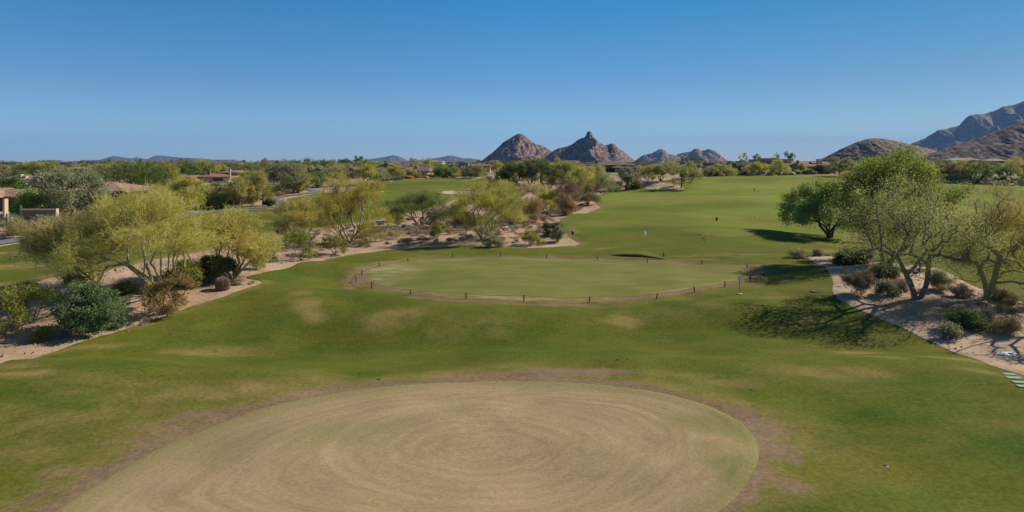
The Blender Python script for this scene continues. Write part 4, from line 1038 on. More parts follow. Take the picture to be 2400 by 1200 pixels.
def house(label, base_py, blocks, wall, roof, chims=(), wins=(), ov=.7, posts=(), wallkind='wall', group=None, wallmat2=None):
    xs = [b[0] for b in blocks] + [b[1] for b in blocks]
    cx = (min(xs) + max(xs)) / 2
    s = m_per_px(cx, base_py)
    loc = at(cx, base_py)
    r = empty('house', loc, label, 'house', 0, group)
    wb, rb = MB(), MB()
    fronts = []
    for i, (x0, x1, ey, ry, kind, dep, dy) in enumerate(blocks):
        X0, X1, E_, R_ = (x0 - cx) * s, (x1 - cx) * s, (base_py - ey) * s, (ey - ry) * s
        wb.box(X0 + .01 * i, X1 - .01 * i, dy + .01 * i, dy + dep, -1.0, E_ + .02 * i)
        if kind == 'front':
            wb.add([(X0 + .05, dy + .03, E_), (X1 - .05, dy + .03, E_), ((X0 + X1) / 2, dy + .03, E_ + R_ * .95)], [(0, 1, 2)])
        roof_shape(rb, kind, X0, X1, dy, dy + dep, E_ + .03 * i + .025, R_, ov)
        fronts.append((X0, X1, dy))
    wb.build('wall', HM[wall], r)
    ro = rb.build('roof', HM[roof], r)
    for px, ty, wpx, mt in chims:
        c = MB(); X = (px - cx) * s; w = wpx * s / 2; T = (base_py - ty) * s
        dy = next((f[2] for f in fronts if f[0] <= X <= f[1]), fronts[0][2]) + 2.2
        c.box(X - w, X + w, dy, dy + 2 * w * .8, 1.0, T - .3)
        c.box(X - w * 1.2, X + w * 1.2, dy - w * .2, dy + 2 * w, T - .295, T)
        c.build('chimney', HM[mt], ro)
    for x0, x1, y0, y1 in wins:  # some panes are not glazing: dark sheets laid for shaded openings
        X0, X1, Z0, Z1 = (x0 - cx) * s, (x1 - cx) * s, (base_py - y1) * s, (base_py - y0) * s
        xm = (X0 + X1) / 2
        dy = min([f[2] for f in fronts if f[0] <= xm <= f[1]] or [0])
        f = MB(); b = .09
        f.box(X0 - b, X1 + b, dy - .06, dy - .004, Z1, Z1 + b); f.box(X0 - b, X1 + b, dy - .06, dy - .004, Z0 - b, Z0)
        n = max(1, int((X1 - X0) / 1.6))
        for k in range(n + 1):
            xx = X0 + (X1 - X0) * k / n
            f.box(xx - b / 2, xx + b / 2, dy - .055, dy - .006, Z0, Z1)
        fo = f.build('window_or_opening', HM['frame'], r)
        p = MB(); p.box(X0, X1, dy - .03, dy - .008, Z0 + .002, Z1 - .002); p.build('pane', HM['glass'], fo)
    for x, ty in posts:
        p = MB(); X = (x - cx) * s; p.box(X - .25, X + .25, -1.6, -1.1, -.6, (base_py - ty) * s)
        p.box(X - .33, X + .33, -1.68, -1.02, -.6, .5)
        p.build('post', HM[wallmat2 or wall], r)
    return r
# blocks: (left px, right px, eave row, ridge row, roof kind, depth m, set-back m)
house('tile-roofed stucco house at the far left behind the brown garden wall', 494, [(-30, 47, 463, 448, 'gable', 7, 0), (55, 262, 452, 433, 'hip', 13, 4), (-60, 6, 463, 446, 'front', 8, -3)], 'brown', 'tile',
      wins=[(20, 30, 473, 486)], ov=.9, chims=[(183, 420, 7, 'tan')])
house('grey-roofed house with three pale chimneys behind the left tile roofs', 432, [(-20, 60, 424, 412, 'hip', 14, 0), (42, 126, 428, 420, 'hip', 16, -2)], 'cream', 'greytile', chims=[(33, 409, 9, 'cream'), (45, 413, 8, 'cream'), (83, 414, 9, 'cream')], wins=[(52, 58, 427, 431)])
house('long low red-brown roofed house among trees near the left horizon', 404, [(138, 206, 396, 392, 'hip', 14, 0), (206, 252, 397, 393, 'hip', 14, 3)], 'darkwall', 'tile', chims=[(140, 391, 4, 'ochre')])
house('pink tile-roofed house with wide hip roof and brick chimney left of centre', 426, [(388, 455, 416, 412, 'gable', 9, -4), (448, 536, 416, 407, 'hip', 15, 0), (500, 540, 407, 402, 'hip', 12, 6), (456, 476, 427, 419, 'front', 6, -9)], 'white', 'redtile',
      chims=[(482, 400, 6, 'brown'), (543, 396, 4, 'cream')], wins=[(500, 522, 418, 424)], ov=1.2)
house('house with two tall grey stone chimneys and a mauve tile roof', 421, [(700, 735, 408, 402, 'gable', 10, 0), (724, 762, 403, 396, 'front', 14, 2), (785, 838, 402, 394, 'front', 14, 4), (738, 800, 406, 396, 'gable', 12, 3)], 'tan', 'browntile',
      chims=[(707, 391, 5, 'grey'), (720, 395, 5, 'grey'), (808, 390, 4, 'brown')], wins=[(728, 738, 408, 414)])
house('large brown-roofed house with arched tan entrance beyond the left fairway', 416, [(880, 925, 394, 384, 'front', 14, 3), (920, 968, 396, 386, 'gable', 12, 1), (958, 1002, 402, 392, 'gable', 11, -3)], 'tan', 'browntile', chims=[(961, 385, 4, 'brown'), (975, 389, 5, 'grey')],
      wins=[(969, 979, 404, 410), (986, 993, 403, 407)], ov=1.0)  # first pane is the entrance arch, its shade put in as dark colour
house('modern flat-roofed tan house with square pillars left of the first butte', 404, [(1050, 1082, 391, 388, 'flat', 12, 0), (1074, 1096, 386, 382.5, 'flat', 10, 3), (1098, 1148, 390, 384, 'hip', 14, 2), (1060, 1130, 397, 395, 'flat', 9, -4)], 'tan', 'greytile', wins=[(1056, 1062, 386, 391), (1120, 1140, 391, 396), (1085, 1090, 388, 394)])
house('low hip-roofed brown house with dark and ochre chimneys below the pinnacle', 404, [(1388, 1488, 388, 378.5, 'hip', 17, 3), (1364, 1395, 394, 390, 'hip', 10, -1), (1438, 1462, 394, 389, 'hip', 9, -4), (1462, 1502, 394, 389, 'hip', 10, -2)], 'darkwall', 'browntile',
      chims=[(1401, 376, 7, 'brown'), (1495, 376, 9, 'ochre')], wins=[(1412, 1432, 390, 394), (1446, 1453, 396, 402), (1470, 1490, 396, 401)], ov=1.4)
house('brown house with broad gabled roof left of the rounded dark green tree', 392, [(1566, 1604, 383, 373, 'gable', 14, 0), (1588, 1608, 385, 379, 'front', 8, -3)], 'brown', 'browntile', wins=[(1580, 1586, 384, 388)], chims=[(1600, 371, 3, 'brown')])
house('flat-roofed modern stone house with block chimney at the far end of the range', 410, [(1668, 1708, 386, 382.5, 'flat', 12, 2), (1712, 1752, 394, 388.5, 'flat', 12, 0), (1710, 1728, 390, 383, 'flat', 8, 1.5)], 'grey', 'grey' if False else 'browntile', chims=[(1713, 377, 6, 'ochre')],
      wins=[(1719, 1734, 395, 403), (1738, 1750, 395, 402)], posts=[(1736, 394)], wallmat2='ochre', ov=1)  # both panes are dark sheets standing in for the shaded patio recess
house('flat tan modern house with a wide dark glass front above the range end', 396, [(1768, 1796, 377, 373.5, 'flat', 12, 0), (1792, 1816, 373, 371, 'flat', 12, -2), (1816, 1860, 376, 373, 'flat', 12, 1)], 'tan', 'tanroof', wins=[(1794, 1812, 377, 384), (1826, 1846, 378, 384)], posts=[])
house('red tile-roofed house with twin chimney towers at the far right end of the range', 407.5, [(1876, 1920, 389.5, 379, 'gable', 13, 3), (1846, 1878, 391, 383.5, 'front', 14, 0), (1918, 1948, 388, 380.5, 'gable', 12, 1), (1886, 1920, 391.5, 386.5, 'gable', 6, -3)], 'tan', 'redtile',
      chims=[(1924, 372.5, 5, 'cream'), (1932, 372.5, 5, 'cream'), (1875, 376, 5, 'brown')], wins=[(1864, 1873, 394, 403), (1897, 1915, 394, 402), (1936, 1946, 391, 402)], posts=[(1892, 391)], ov=.9)
house('flat-roofed reddish house under the saddle of the right hills', 386, [(2108, 2126, 372, 369.5, 'flat', 12, 0), (2140, 2168, 372, 369.5, 'flat', 12, 1), (2124, 2142, 368, 365, 'flat', 9, 4)], 'brown', 'tanroof', wins=[(2144, 2164, 373.5, 377)])
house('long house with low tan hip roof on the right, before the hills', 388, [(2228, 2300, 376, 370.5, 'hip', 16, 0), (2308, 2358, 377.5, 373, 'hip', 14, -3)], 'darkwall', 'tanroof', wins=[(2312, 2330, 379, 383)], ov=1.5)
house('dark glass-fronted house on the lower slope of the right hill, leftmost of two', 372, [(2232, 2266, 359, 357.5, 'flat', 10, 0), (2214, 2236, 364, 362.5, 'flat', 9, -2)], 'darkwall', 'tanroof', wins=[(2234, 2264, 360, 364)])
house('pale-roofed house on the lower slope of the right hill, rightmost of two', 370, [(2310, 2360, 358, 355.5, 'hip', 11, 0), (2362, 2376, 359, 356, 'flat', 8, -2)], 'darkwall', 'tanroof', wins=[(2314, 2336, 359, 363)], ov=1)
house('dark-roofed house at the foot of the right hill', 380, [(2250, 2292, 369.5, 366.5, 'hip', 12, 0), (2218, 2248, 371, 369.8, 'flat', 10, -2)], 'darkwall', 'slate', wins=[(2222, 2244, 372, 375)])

# far houses along the horizon: three kinds, copied
far_kinds = []
def far_house(seed, label, wall, roof, kinds):
    rs = random.Random(seed)
    r = empty('small_house', (0, 0, 0), label, 'house')
    wb, rb = MB(), MB()
    for i, (x0, x1, y0, d, h, rise, kind) in enumerate(kinds):
        wb.box(x0 + .01 * i, x1, y0 + .01 * i, y0 + d, -1.5, h)
        roof_shape(rb, kind, x0, x1, y0, y0 + d, h + .02 + .02 * i, rise, .8)
    wb.build('wall', HM[wall], r); rb.build('roof', HM[roof], r)
    x0, x1, y0, d, h, rise, kind = kinds[0]
    for k in range(3):
        X = x0 + (x1 - x0) * (.2 + .3 * k)
        p = MB(); p.box(X - .9, X + .9, y0 - .05, y0 - .004, .9, 2.4); p.build('window_or_opening', HM['glass'], r)
    c = MB(); c.box(x0 + 3, x0 + 4.2, y0 + 3, y0 + 4.2, 2, h + rise + .35); c.box(x0 + 2.9, x0 + 4.3, y0 + 2.9, y0 + 4.3, h + rise + .353, h + rise + .6); c.build('chimney', HM[wall], r)
    return r
FH = [far_house(1, 'x', 'cream', 'redtile', [(-9, 9, 0, 11, 3.6, 2.2, 'hip'), (5, 13, -4, 9, 3.2, 1.8, 'front')]),
      far_house(2, 'x', 'tan', 'tanroof', [(-10, 6, 0, 10, 3.8, .5, 'flat'), (0, 9, -3, 8, 4.8, .5, 'flat'), (9, 15, 1, 8, 3.2, .4, 'flat')]),
      far_house(3, 'x', 'darkwall', 'browntile', [(-11, 9, 0, 12, 3.4, 2.4, 'hip'), (6, 14, 2, 9, 3.2, 1.6, 'hip')]),
      far_house(4, 'x', 'white', 'tile', [(-8, 8, 0, 10, 4.2, 1.8, 'gable'), (-13, -6, -2, 8, 3.2, 1.5, 'hip')])]
FHL = ['cream far-off house with red tile roof, half hidden in the tree belt below the horizon', 'tan flat-roofed far-off house, half hidden in the tree belt below the horizon',
       'dark far-off house with brown hip roof, half hidden in the tree belt below the horizon', 'white-walled far-off house with gabled tile roof, half hidden in the tree belt below the horizon']
far_spots = [(235, 391, 1), (318, 391, 3), (343, 392, 0), (372, 388, 1), (412, 391, 2), (430, 390, 2), (482, 390, 2), (520, 389, 2), (556, 388, 1), (588, 392, 2), (604, 391, 1), (632, 392, 2), (662, 390, 0), (672, 393, 1), (684, 391, 0), (735, 390, 1), (808, 391, 0),
             (824, 390, 1), (873, 390, 3), (893, 388, 1), (1012, 388, 3), (1022, 388, 3), (1052, 387, 1), (1075, 386, 1), (1108, 386, 1), (1160, 388, 2), (1182, 388, 1), (1218, 387, 0), (1240, 386, 1), (1336, 388, 2), (1344, 387, 3), (1382, 388, 1), (1420, 386.5, 2), (1448, 386.5, 3),
             (1460, 385.5, 1), (1472, 386, 3), (1485, 386, 1), (1530, 388, 1), (1546, 388, 3), (1560, 386.5, 1), (1576, 386, 3), (1640, 387, 0), (1660, 388, 0), (1680, 389, 2), (1690, 387.5, 0), (1712, 388, 2), (1730, 388, 1), (1880, 383, 0), (1895, 383.5, 0), (1908, 384, 0),
             (1986, 382, 1), (2046, 382, 3), (2072, 384, 1), (2092, 384, 3), (130, 389, 2), (190, 388, 1)]
used = set()
for i, (px, py, k) in enumerate(far_spots):
    x, y = hit(px, py)
    y = min(y, 1250); x = (px - CX) / F * y
    rz = random.Random(i).uniform(-.5, .5)
    sc = random.Random(i + 99).uniform(.78, 1.05)
    loc = (x, y, gz(x, y))
    if k not in used:
        FH[k].location = loc; FH[k].rotation_euler = (0, 0, rz); FH[k].scale = (sc,) * 3; FH[k]['label'] = FHL[k]; FH[k]['group'] = '%s far houses below the horizon' % ['cream', 'tan', 'dark', 'white'][k]; used.add(k)
    else:
        dup(FH[k], loc, rz, (sc,) * 3, FHL[k], FH[k]['group'])

# --- the garden in front of the left house
gw = empty('garden_wall', at(135, 524), 'low brown stucco garden wall with pale cap in front of the left house', 'wall')
s = m_per_px(135, 524)
w = MB(); w.box(-85 * s, -4 * s, 0, .35, -.6, 31 * s); w.box(22 * s, 86 * s, .5, .85, -.6, 27 * s); w.build('wall', HM['brown'], gw)
w = MB(); w.box(-86 * s, -3 * s, -.06, .41, 31 * s + .003, 31 * s + .2); w.build('cap', HM['cap'], gw)
w = MB(); w.box(-5 * s, -2.2 * s, -.12, .5, -.6, 31 * s + .26); w.build('end_pillar', HM['cap'], gw)
g = empty('garden_gate', at(152, 523), 'rusty brown iron gate at the right end of the pale-capped garden wall', 'gate')
s = m_per_px(152, 523)
w = MB()
for k in range(9): w.box(-5 * s + k * 10 * s / 8 - .03, -5 * s + k * 10 * s / 8 + .03, 0, .06, 0, 20 * s)
w.build('bars', HM['iron'], g)
w = MB(); w.box(-5.4 * s, 5.4 * s, -.02, .08, 20 * s + .003, 20 * s + .12); w.box(-5.4 * s, 5.4 * s, -.02, .08, -.12, -.003); w.box(-6.6 * s, -5.5 * s, -.05, .11, -.2, 22 * s); w.box(5.5 * s, 6.6 * s, -.05, .11, -.2, 22 * s); w.build('frame', HM['iron'], g)
p = empty('patio_column', at(13, 522), 'stone-clad patio column with pale post at the left picture edge', 'column')
s = m_per_px(13, 522)
w = MB(); w.box(-16 * s, -2 * s, -.5, .9, -.5, 20 * s); w.build('stone_base', HM['grey'], p)
w = MB(); w.box(-1.8 * s, 3 * s, -.45, .3, -.5, 56 * s); w.build('post', HM['cap'], p)
w = MB(); w.box(3.2 * s, 18 * s, -.45, .1, 11 * s, 13.5 * s); w.box(15.5 * s, 18 * s, -.4, .05, -.5, 11 * s - .003); w.build('ledge', HM['cap'], p)
f = empty('view_fence', at(12, 545), 'thin dark iron fence at the left picture edge below the patio', 'fence')
s = m_per_px(12, 545)
w = MB()
for k in range(16): w.box(-20 * s + k * .42, -20 * s + k * .42 + .04, 0, .04, -.2, 1.5)
w.box(-20 * s, -20 * s + 6.5, -.012, -.002, 1.35, 1.41); w.box(-20 * s, -20 * s + 6.5, -.012, -.002, .1, .16); w.build('railing', HM['frame'], f)
t = empty('patio_chair', at(68, 527), 'dark patio chair standing before the garden wall', 'chair')
def chair_into(t):
    w = MB(); w.box(-.4, .4, -.4, .4, .38, .5); w.build('seat', HM['frame'], t)
    w = MB(); w.box(-.4, .4, .32, .42, .503, 1.1); w.build('backrest', HM['frame'], t)
    for a in (-.36, .36):
        for b in (-.36, .36):
            w = MB(); w.box(a - .03, a + .03, b - .03, b + .03, -.02, .378); w.build('leg', HM['frame'], t)
chair_into(t)
x, y, z = at(82, 526)
dup(t, (x, y, z), .6, (1.1,) * 3, 'dark patio chair nearer the gate before the garden wall')

# ---------------------------------------------------------------- cacti
CM = {'saguaro': plain('saguaro_skin', (0.085, 0.095, 0.045), 0.8, 0.25, 2.0), 'dead': plain('dead_saguaro', (0.15, 0.115, 0.085), 0.9, 0.4, 2.0),
      'barrel': plain('barrel_skin', (0.13, 0.095, 0.055), 0.9, 0.3, 6.0), 'spine': plain('barrel_spines', (0.36, 0.24, 0.17), 0.8, 0.3, 8.0), 'cholla': plain('cholla_skin', (0.40, 0.34, 0.11), 0.85, 0.25, 9.0)}
def saguaro(label, bx, by, top, w_px, arms=(), mat='saguaro', group=None):
    s = m_per_px(bx, by); H = (by - top) * s; r = max(.2, w_px * s / 2)
    o = empty('saguaro_cactus', at(bx, by), label, 'cactus', 0, group)
    m = MB(); m.lathe([(r * .75, -.3), (r * .85, .1 * H), (r, .5 * H), (r * .95, .85 * H), (r * .7, .96 * H), (r * .25, H)], 20, ribs=1, depth=.14); m.build('stem', CM[mat], o)
    for sx, z0, z1 in arms:
        m = MB(); q = sx * r * 2.6
        m.tube([(0, 0, z0 * H), (q * .6, 0, z0 * H - .05), (q, 0, z0 * H + .35), (q * 1.05, 0, z1 * H)], [r * .5, r * .6, r * .6, r * .35], 9); m.build('arm', CM[mat], o)
    return o
saguaro('left of two plain saguaro columns in front of the mid green tree', 1268.5, 444, 408, 5)
saguaro('right of two plain saguaro columns in front of the mid green tree', 1285, 444, 407, 5)
saguaro('saguaro poking up from the olive trees left of the hip-roofed house', 1331, 430, 384, 4)
saguaro('short dark saguaro among olive brush left of the hip-roofed house', 1338, 432, 407, 4)
saguaro('grey bare saguaro skeleton beside the forked-trunk tree at left', 341, 478, 436, 5, mat='dead')
saguaro('short brown saguaro stump right of the bare skeleton', 347, 482, 459, 6, mat='dead')
saguaro('tall dark saguaro in front of the brown garden wall', 48, 521, 480, 7)
saguaro('dark saguaro on the far bank left of the tall ones', 2274, 428, 405, 4)
saguaro('saguaro on the far bank right of the splayed-trunk tree', 2342, 424, 400, 4)
saguaro('tallest saguaro on the far bank, with an arm', 2360, 416, 368, 5, ((-1, .45, .8),))
saguaro('slim saguaro with raised arm at the far right end of the bank', 2368, 424, 384, 4, ((1, .4, .7),))
saguaro('saguaro with two arms behind the bank, nearest the right edge', 2386, 412, 372, 4, ((1, .4, .75), (-1, .5, .8)))
saguaro('thin saguaro at the far right edge of the range', 2228, 424, 404, 4)
def barrel(label, bx, by, top, w_px):
    s = m_per_px(bx, by); H = (by - top) * s; r = w_px * s / 2
    o = empty('barrel_cactus', at(bx, by), label, 'cactus')
    m = MB(); m.lathe([(r * .8, -.15), (r * .95, .2 * H), (r, .5 * H), (r * .9, .78 * H), (r * .6, .94 * H), (r * .15, H)], 44, ribs=1, depth=.13); m.build('body', CM['barrel'], o)
    rs = random.Random(5); m = MB()
    prof = [(.8, 0), (.95, .2), (1, .5), (.9, .78), (.6, .94), (.15, 1)]
    for k in range(22):
        a = 2 * PI * (2 * k) / 44
        for j in range(26):
            t = j / 25
            i = next(q for q in range(5) if prof[q + 1][1] >= t); f = (t - prof[i][1]) / (prof[i + 1][1] - prof[i][1])
            rr = r * (prof[i][0] + f * (prof[i + 1][0] - prof[i][0]))
            c = Vector((rr * math.cos(a), rr * math.sin(a), t * H))
            for q in range(3):
                d = Vector((math.cos(a), math.sin(a), t - .4)) + Vector((rs.gauss(0, .6), rs.gauss(0, .6), rs.gauss(0, .6)))
                d = d.normalized() * .11; e = d.orthogonal().normalized() * .012
                m.add([c - e, c + e, c + d], [(0, 1, 2)])
    m.build('spines', CM['spine'], o)
    return o
barrel('fat ribbed barrel cactus on the sand spit left of the greens', 522, 679, 650, 31)
barrel('barrel cactus behind the dark grey-green bush on the right sand bed', 2254, 757, 720, 24)
ch = empty('cholla_cactus', at(137, 713), 'small pale yellow cholla left of the big rounded bush', 'cactus')
m = MB(); rs = random.Random(8); s = m_per_px(137, 713)
for k in range(26):
    a = rs.uniform(0, 2 * PI); q = rs.uniform(.1, 1) * 10 * s; h = rs.uniform(.3, 1) * 17 * s
    m.tube([(0, 0, 0), (math.cos(a) * q * .6, math.sin(a) * q * .6, h * .5), (math.cos(a) * q, math.sin(a) * q, h)], [.05, .055, .03], 6)
m.build('stems', CM['cholla'], ch)

# ---------------------------------------------------------------- dry tufts on the sand, one mesh per kind, copied
TUF = dict(low=0, base=.15, nst=7, ncl=26, lobes=6, ntw=26, tl=.34, tw=.022, up=.55, outw=.8, trunk=.02, fork=1.2, cr=.2, flat=.3)
tk = [('dry_tuft', 'brown', 'small brown dry tuft on the sand strip between the two fairways', 'brown tufts on the middle sand strip'),
      ('dry_tuft', 'grey', 'small grey dry tuft on the sand strip between the two fairways', 'grey tufts on the middle sand strip'),
      ('green_tuft', 'sage', 'small grey-green tuft on the sand strip between the two fairways', 'grey-green tufts on the middle sand strip')]
protos = [plant(n, 'shrub', l, (0, 0, 0), lf, 'grey', gr, parts=('stems', 'foliage'), seed=500 + i, H=.75, Wd=1.25, **TUF) for i, (n, lf, l, gr) in enumerate(tk)]
STRIP = world_poly([(560, 640), (640, 625), (720, 608), (800, 592), (900, 580), (1000, 573), (1120, 571), (1230, 575), (1290, 560), (1305, 535), (1300, 515), (1370, 494), (1390, 480), (1340, 478), (1240, 500), (1120, 505), (1040, 515), (960, 512), (880, 528), (760, 540), (660, 556), (600, 600)])
rs = np.random.RandomState(42)
lo, hi = STRIP.min(0), STRIP.max(0)
n = 0; usedp = set(); placed = []
while n < 230:
    p = lo + rs.rand(2) * (hi - lo)
    if not inside(p[None], STRIP)[0] or edge_dist(p[None], STRIP)[0] < .8: continue
    pxx = CX + F * p[0] / p[1]
    if pxx < 820 and rs.rand() < .55: continue
    if any((p[0] - q[0]) ** 2 + (p[1] - q[1]) ** 2 < .5 for q in placed): continue
    placed.append(p)
    k = rs.choice(3, p=[.42, .38, .2]); sc = rs.uniform(.55, 1.5)
    loc = (p[0], p[1], gz(*p)); sca = (sc, sc, sc * rs.uniform(.7, 1.1)); rz = rs.uniform(0, 6.28)
    if k not in usedp:
        usedp.add(k); protos[k].location = loc; protos[k].scale = sca
    else: dup(protos[k], loc, rz, sca, tk[k][2], tk[k][3])
    n += 1
def scatter_tufts(pxlist, k, label, group, sc0=1.0):
    for px, py in pxlist:
        q = rs.uniform(.7, 1.25) * sc0
        dup(protos[k], at(px, py), rs.uniform(0, 6.28), (q, q, q * rs.uniform(.7, 1.1)), label, group)
scatter_tufts([(81, 545), (97, 545), (110, 543), (122, 541), (90, 534), (134, 528), (20, 548), (10, 560)], 1, 'small grey tuft on the sand verge beside the cart path at far left', 'grey tufts by the left cart path')
scatter_tufts([(440, 492), (455, 490), (470, 488), (492, 490), (535, 488), (545, 486), (575, 478), (590, 476), (640, 474), (655, 462), (672, 458)], 0, 'small brown tuft on the sand behind the cart path bend', 'brown tufts behind the cart path', 1.5)
scatter_tufts([(2100, 670), (2088, 652), (2118, 668), (2180, 660), (2270, 690), (2300, 720), (2220, 730), (2290, 768), (2340, 770), (2380, 740), (2350, 735)], 0, 'small brown tuft on the right sand bed', 'brown tufts on the right sand bed', .7)
scatter_tufts([(110, 700), (122, 690), (150, 712), (255, 700), (300, 705), (560, 668), (590, 665), (640, 600), (650, 590), (640, 578)], 2, 'small grey-green tuft on the left sand strip', 'grey-green tufts on the left sand strip', .6)

# ---------------------------------------------------------------- boulders and stones
RK = {'white': plain('pale_rock', (0.52, 0.46, 0.38), 0.9, 0.25, 3), 'tan': plain('tan_rock', (0.34, 0.24, 0.155), 0.9, 0.3, 3), 'dark': plain('dark_rock', (0.13, 0.10, 0.08), 0.9, 0.3, 3)}
def boulder(label, px, py, size, mat, seed, group=None):
    bm = bmesh.new(); bmesh.ops.create_icosphere(bm, subdivisions=3, radius=1.0)
    rr = np.random.RandomState(seed); off = rr.rand(3) * 50
    V = np.array([v.co[:] for v in bm.verts])
    d = 0.62 + .75 * fbm(V[:, 0] * 1.3 + off[0] + V[:, 2], V[:, 1] * 1.3 + off[1] - V[:, 2] * .7, 4)
    sx, sy, sz = rr.uniform(.8, 1.2), rr.uniform(.7, 1.0), rr.uniform(.5, .75)
    for v, q in zip(bm.verts, d): v.co = Vector((v.co.x * q * sx, v.co.y * q * sy, v.co.z * q * sz)) * size
    me = bpy.data.meshes.new('boulder'); bm.to_mesh(me); bm.free(); me.materials.append(RK[mat])
    o = bpy.data.objects.new('boulder', me); COL.objects.link(o)
    x, y, z = at(px, py); o.location = (x, y, z + .18 * size)
    return tag(o, label, 'rock', group)
boulder('white flat rock near the turf edge behind the roped green', 953, 569, .45, 'white', 1)
boulder('tan rock at the turf edge left of the white flat rock', 911, 572, .5, 'tan', 2)
boulder('low tan stone beside the straw-coloured bush on the right sand bed', 1940, 601, .32, 'tan', 3)
boulder('pale stone left of the rusty leafless bush', 1967, 687, .22, 'white', 4)
boulder('dark stone just above the pale one left of the rusty leafless bush', 1966, 676, .2, 'dark', 5)
boulder('white stone in the thicket beside the slim forked palo verde', 1150, 440, .5, 'white', 6)
boulder('dark clod at the sand spit right of the barrel cactus', 553, 668, .3, 'dark', 7)
boulder('dark clod on the near left sand close to the turf', 332, 763, .22, 'dark', 8)
boulder('small dark clod at the turf edge, nearest the lower left corner', 298, 778, .18, 'dark', 9)
for i, (px, py) in enumerate([(2212, 430), (2238, 430), (2260, 430.5), (2300, 431), (2314, 431.5), (2325, 432), (2336, 432), (2350, 432.5), (2396, 431), (2385, 432)]):
    boulder('tan landscape boulder along the far bank of the range at right', px, py, 1.0 + .5 * (i % 3), 'tan', 20 + i, 'boulders along the far right bank')
for i, (px, py) in enumerate([(1600, 414), (1670, 413), (1686, 413), (1706, 412.5), (1760, 411.5), (1804, 410.5), (1832, 410), (1842, 410), (1856, 410)]):
    boulder('tan landscape boulder at the far end of the range before the houses', px, py, 1.1 + .4 * (i % 3), 'tan', 40 + i, 'boulders at the far end of the range')
for i, (px, py) in enumerate([(957, 418), (972, 417.5), (985, 417), (1000, 417), (1045, 416.5)]):
    boulder('tan boulder at the far edge of the left fairway', px, py, 1.0, 'tan', 60 + i, 'boulders at the far edge of the left fairway')
for i, (px, py) in enumerate([(2196, 678), (2206, 681), (2216, 683), (2228, 685), (2238, 686), (2280, 697), (2290, 700), (2300, 702)]):
    boulder('small pale edging stone on the upper side of the right sand bed', px, py, .16 + .05 * (i % 3), 'white', 80 + i, 'edging stones of the right sand bed')

# gravel and twig litter on the bare ground: one object of loose grains
gr_ = np.random.RandomState(9)
cand = []
for poly in (world_poly([(-60, 700), (0, 700), (90, 665), (300, 610), (560, 560), (700, 545), (900, 515), (1000, 500), (1240, 490), (1390, 478), (1405, 488), (1310, 515), (1365, 572), (1240, 579), (1050, 574), (900, 584), (760, 605), (640, 632), (590, 650), (615, 660), (400, 733), (230, 788), (0, 857), (-60, 870)]), ISLE):
    lo_, hi_ = poly.min(0), poly.max(0)
    P = lo_ + gr_.rand(22000, 2) * (hi_ - lo_)
    P = P[inside(P, poly)]
    clump = fbm(P[:, 0] / 2.2 + 5, P[:, 1] / 2.2 + 9, 3)
    cand.append(P[clump > gr_.uniform(.42, .62, len(P))])
P = np.concatenate(cand); n = len(P)
sz = gr_.uniform(.025, .10, n)[:, None] * (1 + (gr_.rand(n)[:, None] > .96) * 1.6)
base = np.column_stack([P, terrain(P[:, 0], P[:, 1]) + .05])
tet = np.array([[1, 0, -.3], [-.5, .87, -.3], [-.5, -.87, -.3], [.1, -.1, .8]])
rot = gr_.uniform(0, 6.28, n); cs_, sn_ = np.cos(rot)[:, None], np.sin(rot)[:, None]
tx = tet[None, :, 0] * cs_ - tet[None, :, 1] * sn_ * .7; ty = tet[None, :, 0] * sn_ + tet[None, :, 1] * cs_ * .7
Vg = np.stack([base[:, None, 0] + tx * sz, base[:, None, 1] + ty * sz, base[:, None, 2] + tet[None, :, 2] * sz], -1).reshape(-1, 3)
og = np.arange(n)[:, None] * 4
Fg = np.concatenate([og + np.array([0, 1, 3]), og + np.array([1, 2, 3]), og + np.array([2, 0, 3])], 0)
gm = Mat('gravel_litter'); gm.col(gm.mix(gm.attr('tint'), (0.07, 0.05, 0.035), (0.42, 0.32, 0.22)))
o = np_obj('gravel', Vg, Fg, gm.m, attrs={'tint': np.repeat(gr_.rand(n) ** 1.3, 4)})
o['kind'] = 'stuff'; tag(o, 'loose gravel and dry litter strewn over the bare sand beds', 'gravel')

# ---------------------------------------------------------------- hedge of low plants in front of the far houses
HB = dict(low=0, base=.15, nst=3, ncl=40, lobes=7, ntw=45, leaf=1, ls=.3, up=.2, trunk=.06, fork=1.2, cr=.45, flat=.35)
hk = [('garden_shrub', 'dark', 'dark green shrub planted along the far edge of the grass', 'dark shrubs along the far grass edges'), ('garden_shrub', 'olive', 'olive shrub planted along the far edge of the grass', 'olive shrubs along the far grass edges'),
      ('garden_shrub', 'sage', 'pale grey-green shrub planted along the far edge of the grass', 'pale shrubs along the far grass edges'), ('garden_shrub', 'brown', 'brown shrub planted along the far edge of the grass', 'brown shrubs along the far grass edges')]
hp = [plant(n, 'shrub', l, (0, 0, 0), lf, 'grey', gr, parts=('stems', 'foliage'), seed=600 + i, H=1.7, Wd=2.6, **HB) for i, (n, lf, l, gr) in enumerate(hk)]
spots = []
for px in range(1604, 1945, 9): spots.append((px + rs.uniform(-4, 4), np.interp(px, [1604, 1700, 1800, 1945], [417, 412.5, 410, 408.8]) + rs.uniform(-1.2, .3)))
for px in range(2180, 2420, 11): spots.append((px + rs.uniform(-5, 5), np.interp(px, [2180, 2300, 2420], [425, 429, 431]) + rs.uniform(-6, .5)))
for px in range(890, 1140, 10): spots.append((px + rs.uniform(-5, 5), np.interp(px, [890, 930, 1030, 1140], [428, 421, 415, 415]) + rs.uniform(-1.5, .3)))
for px in range(440, 720, 10): spots.append((px + rs.uniform(-5, 5), np.interp(px, [440, 500, 600, 720], [494, 487, 474, 444]) - rs.uniform(1, 14)))
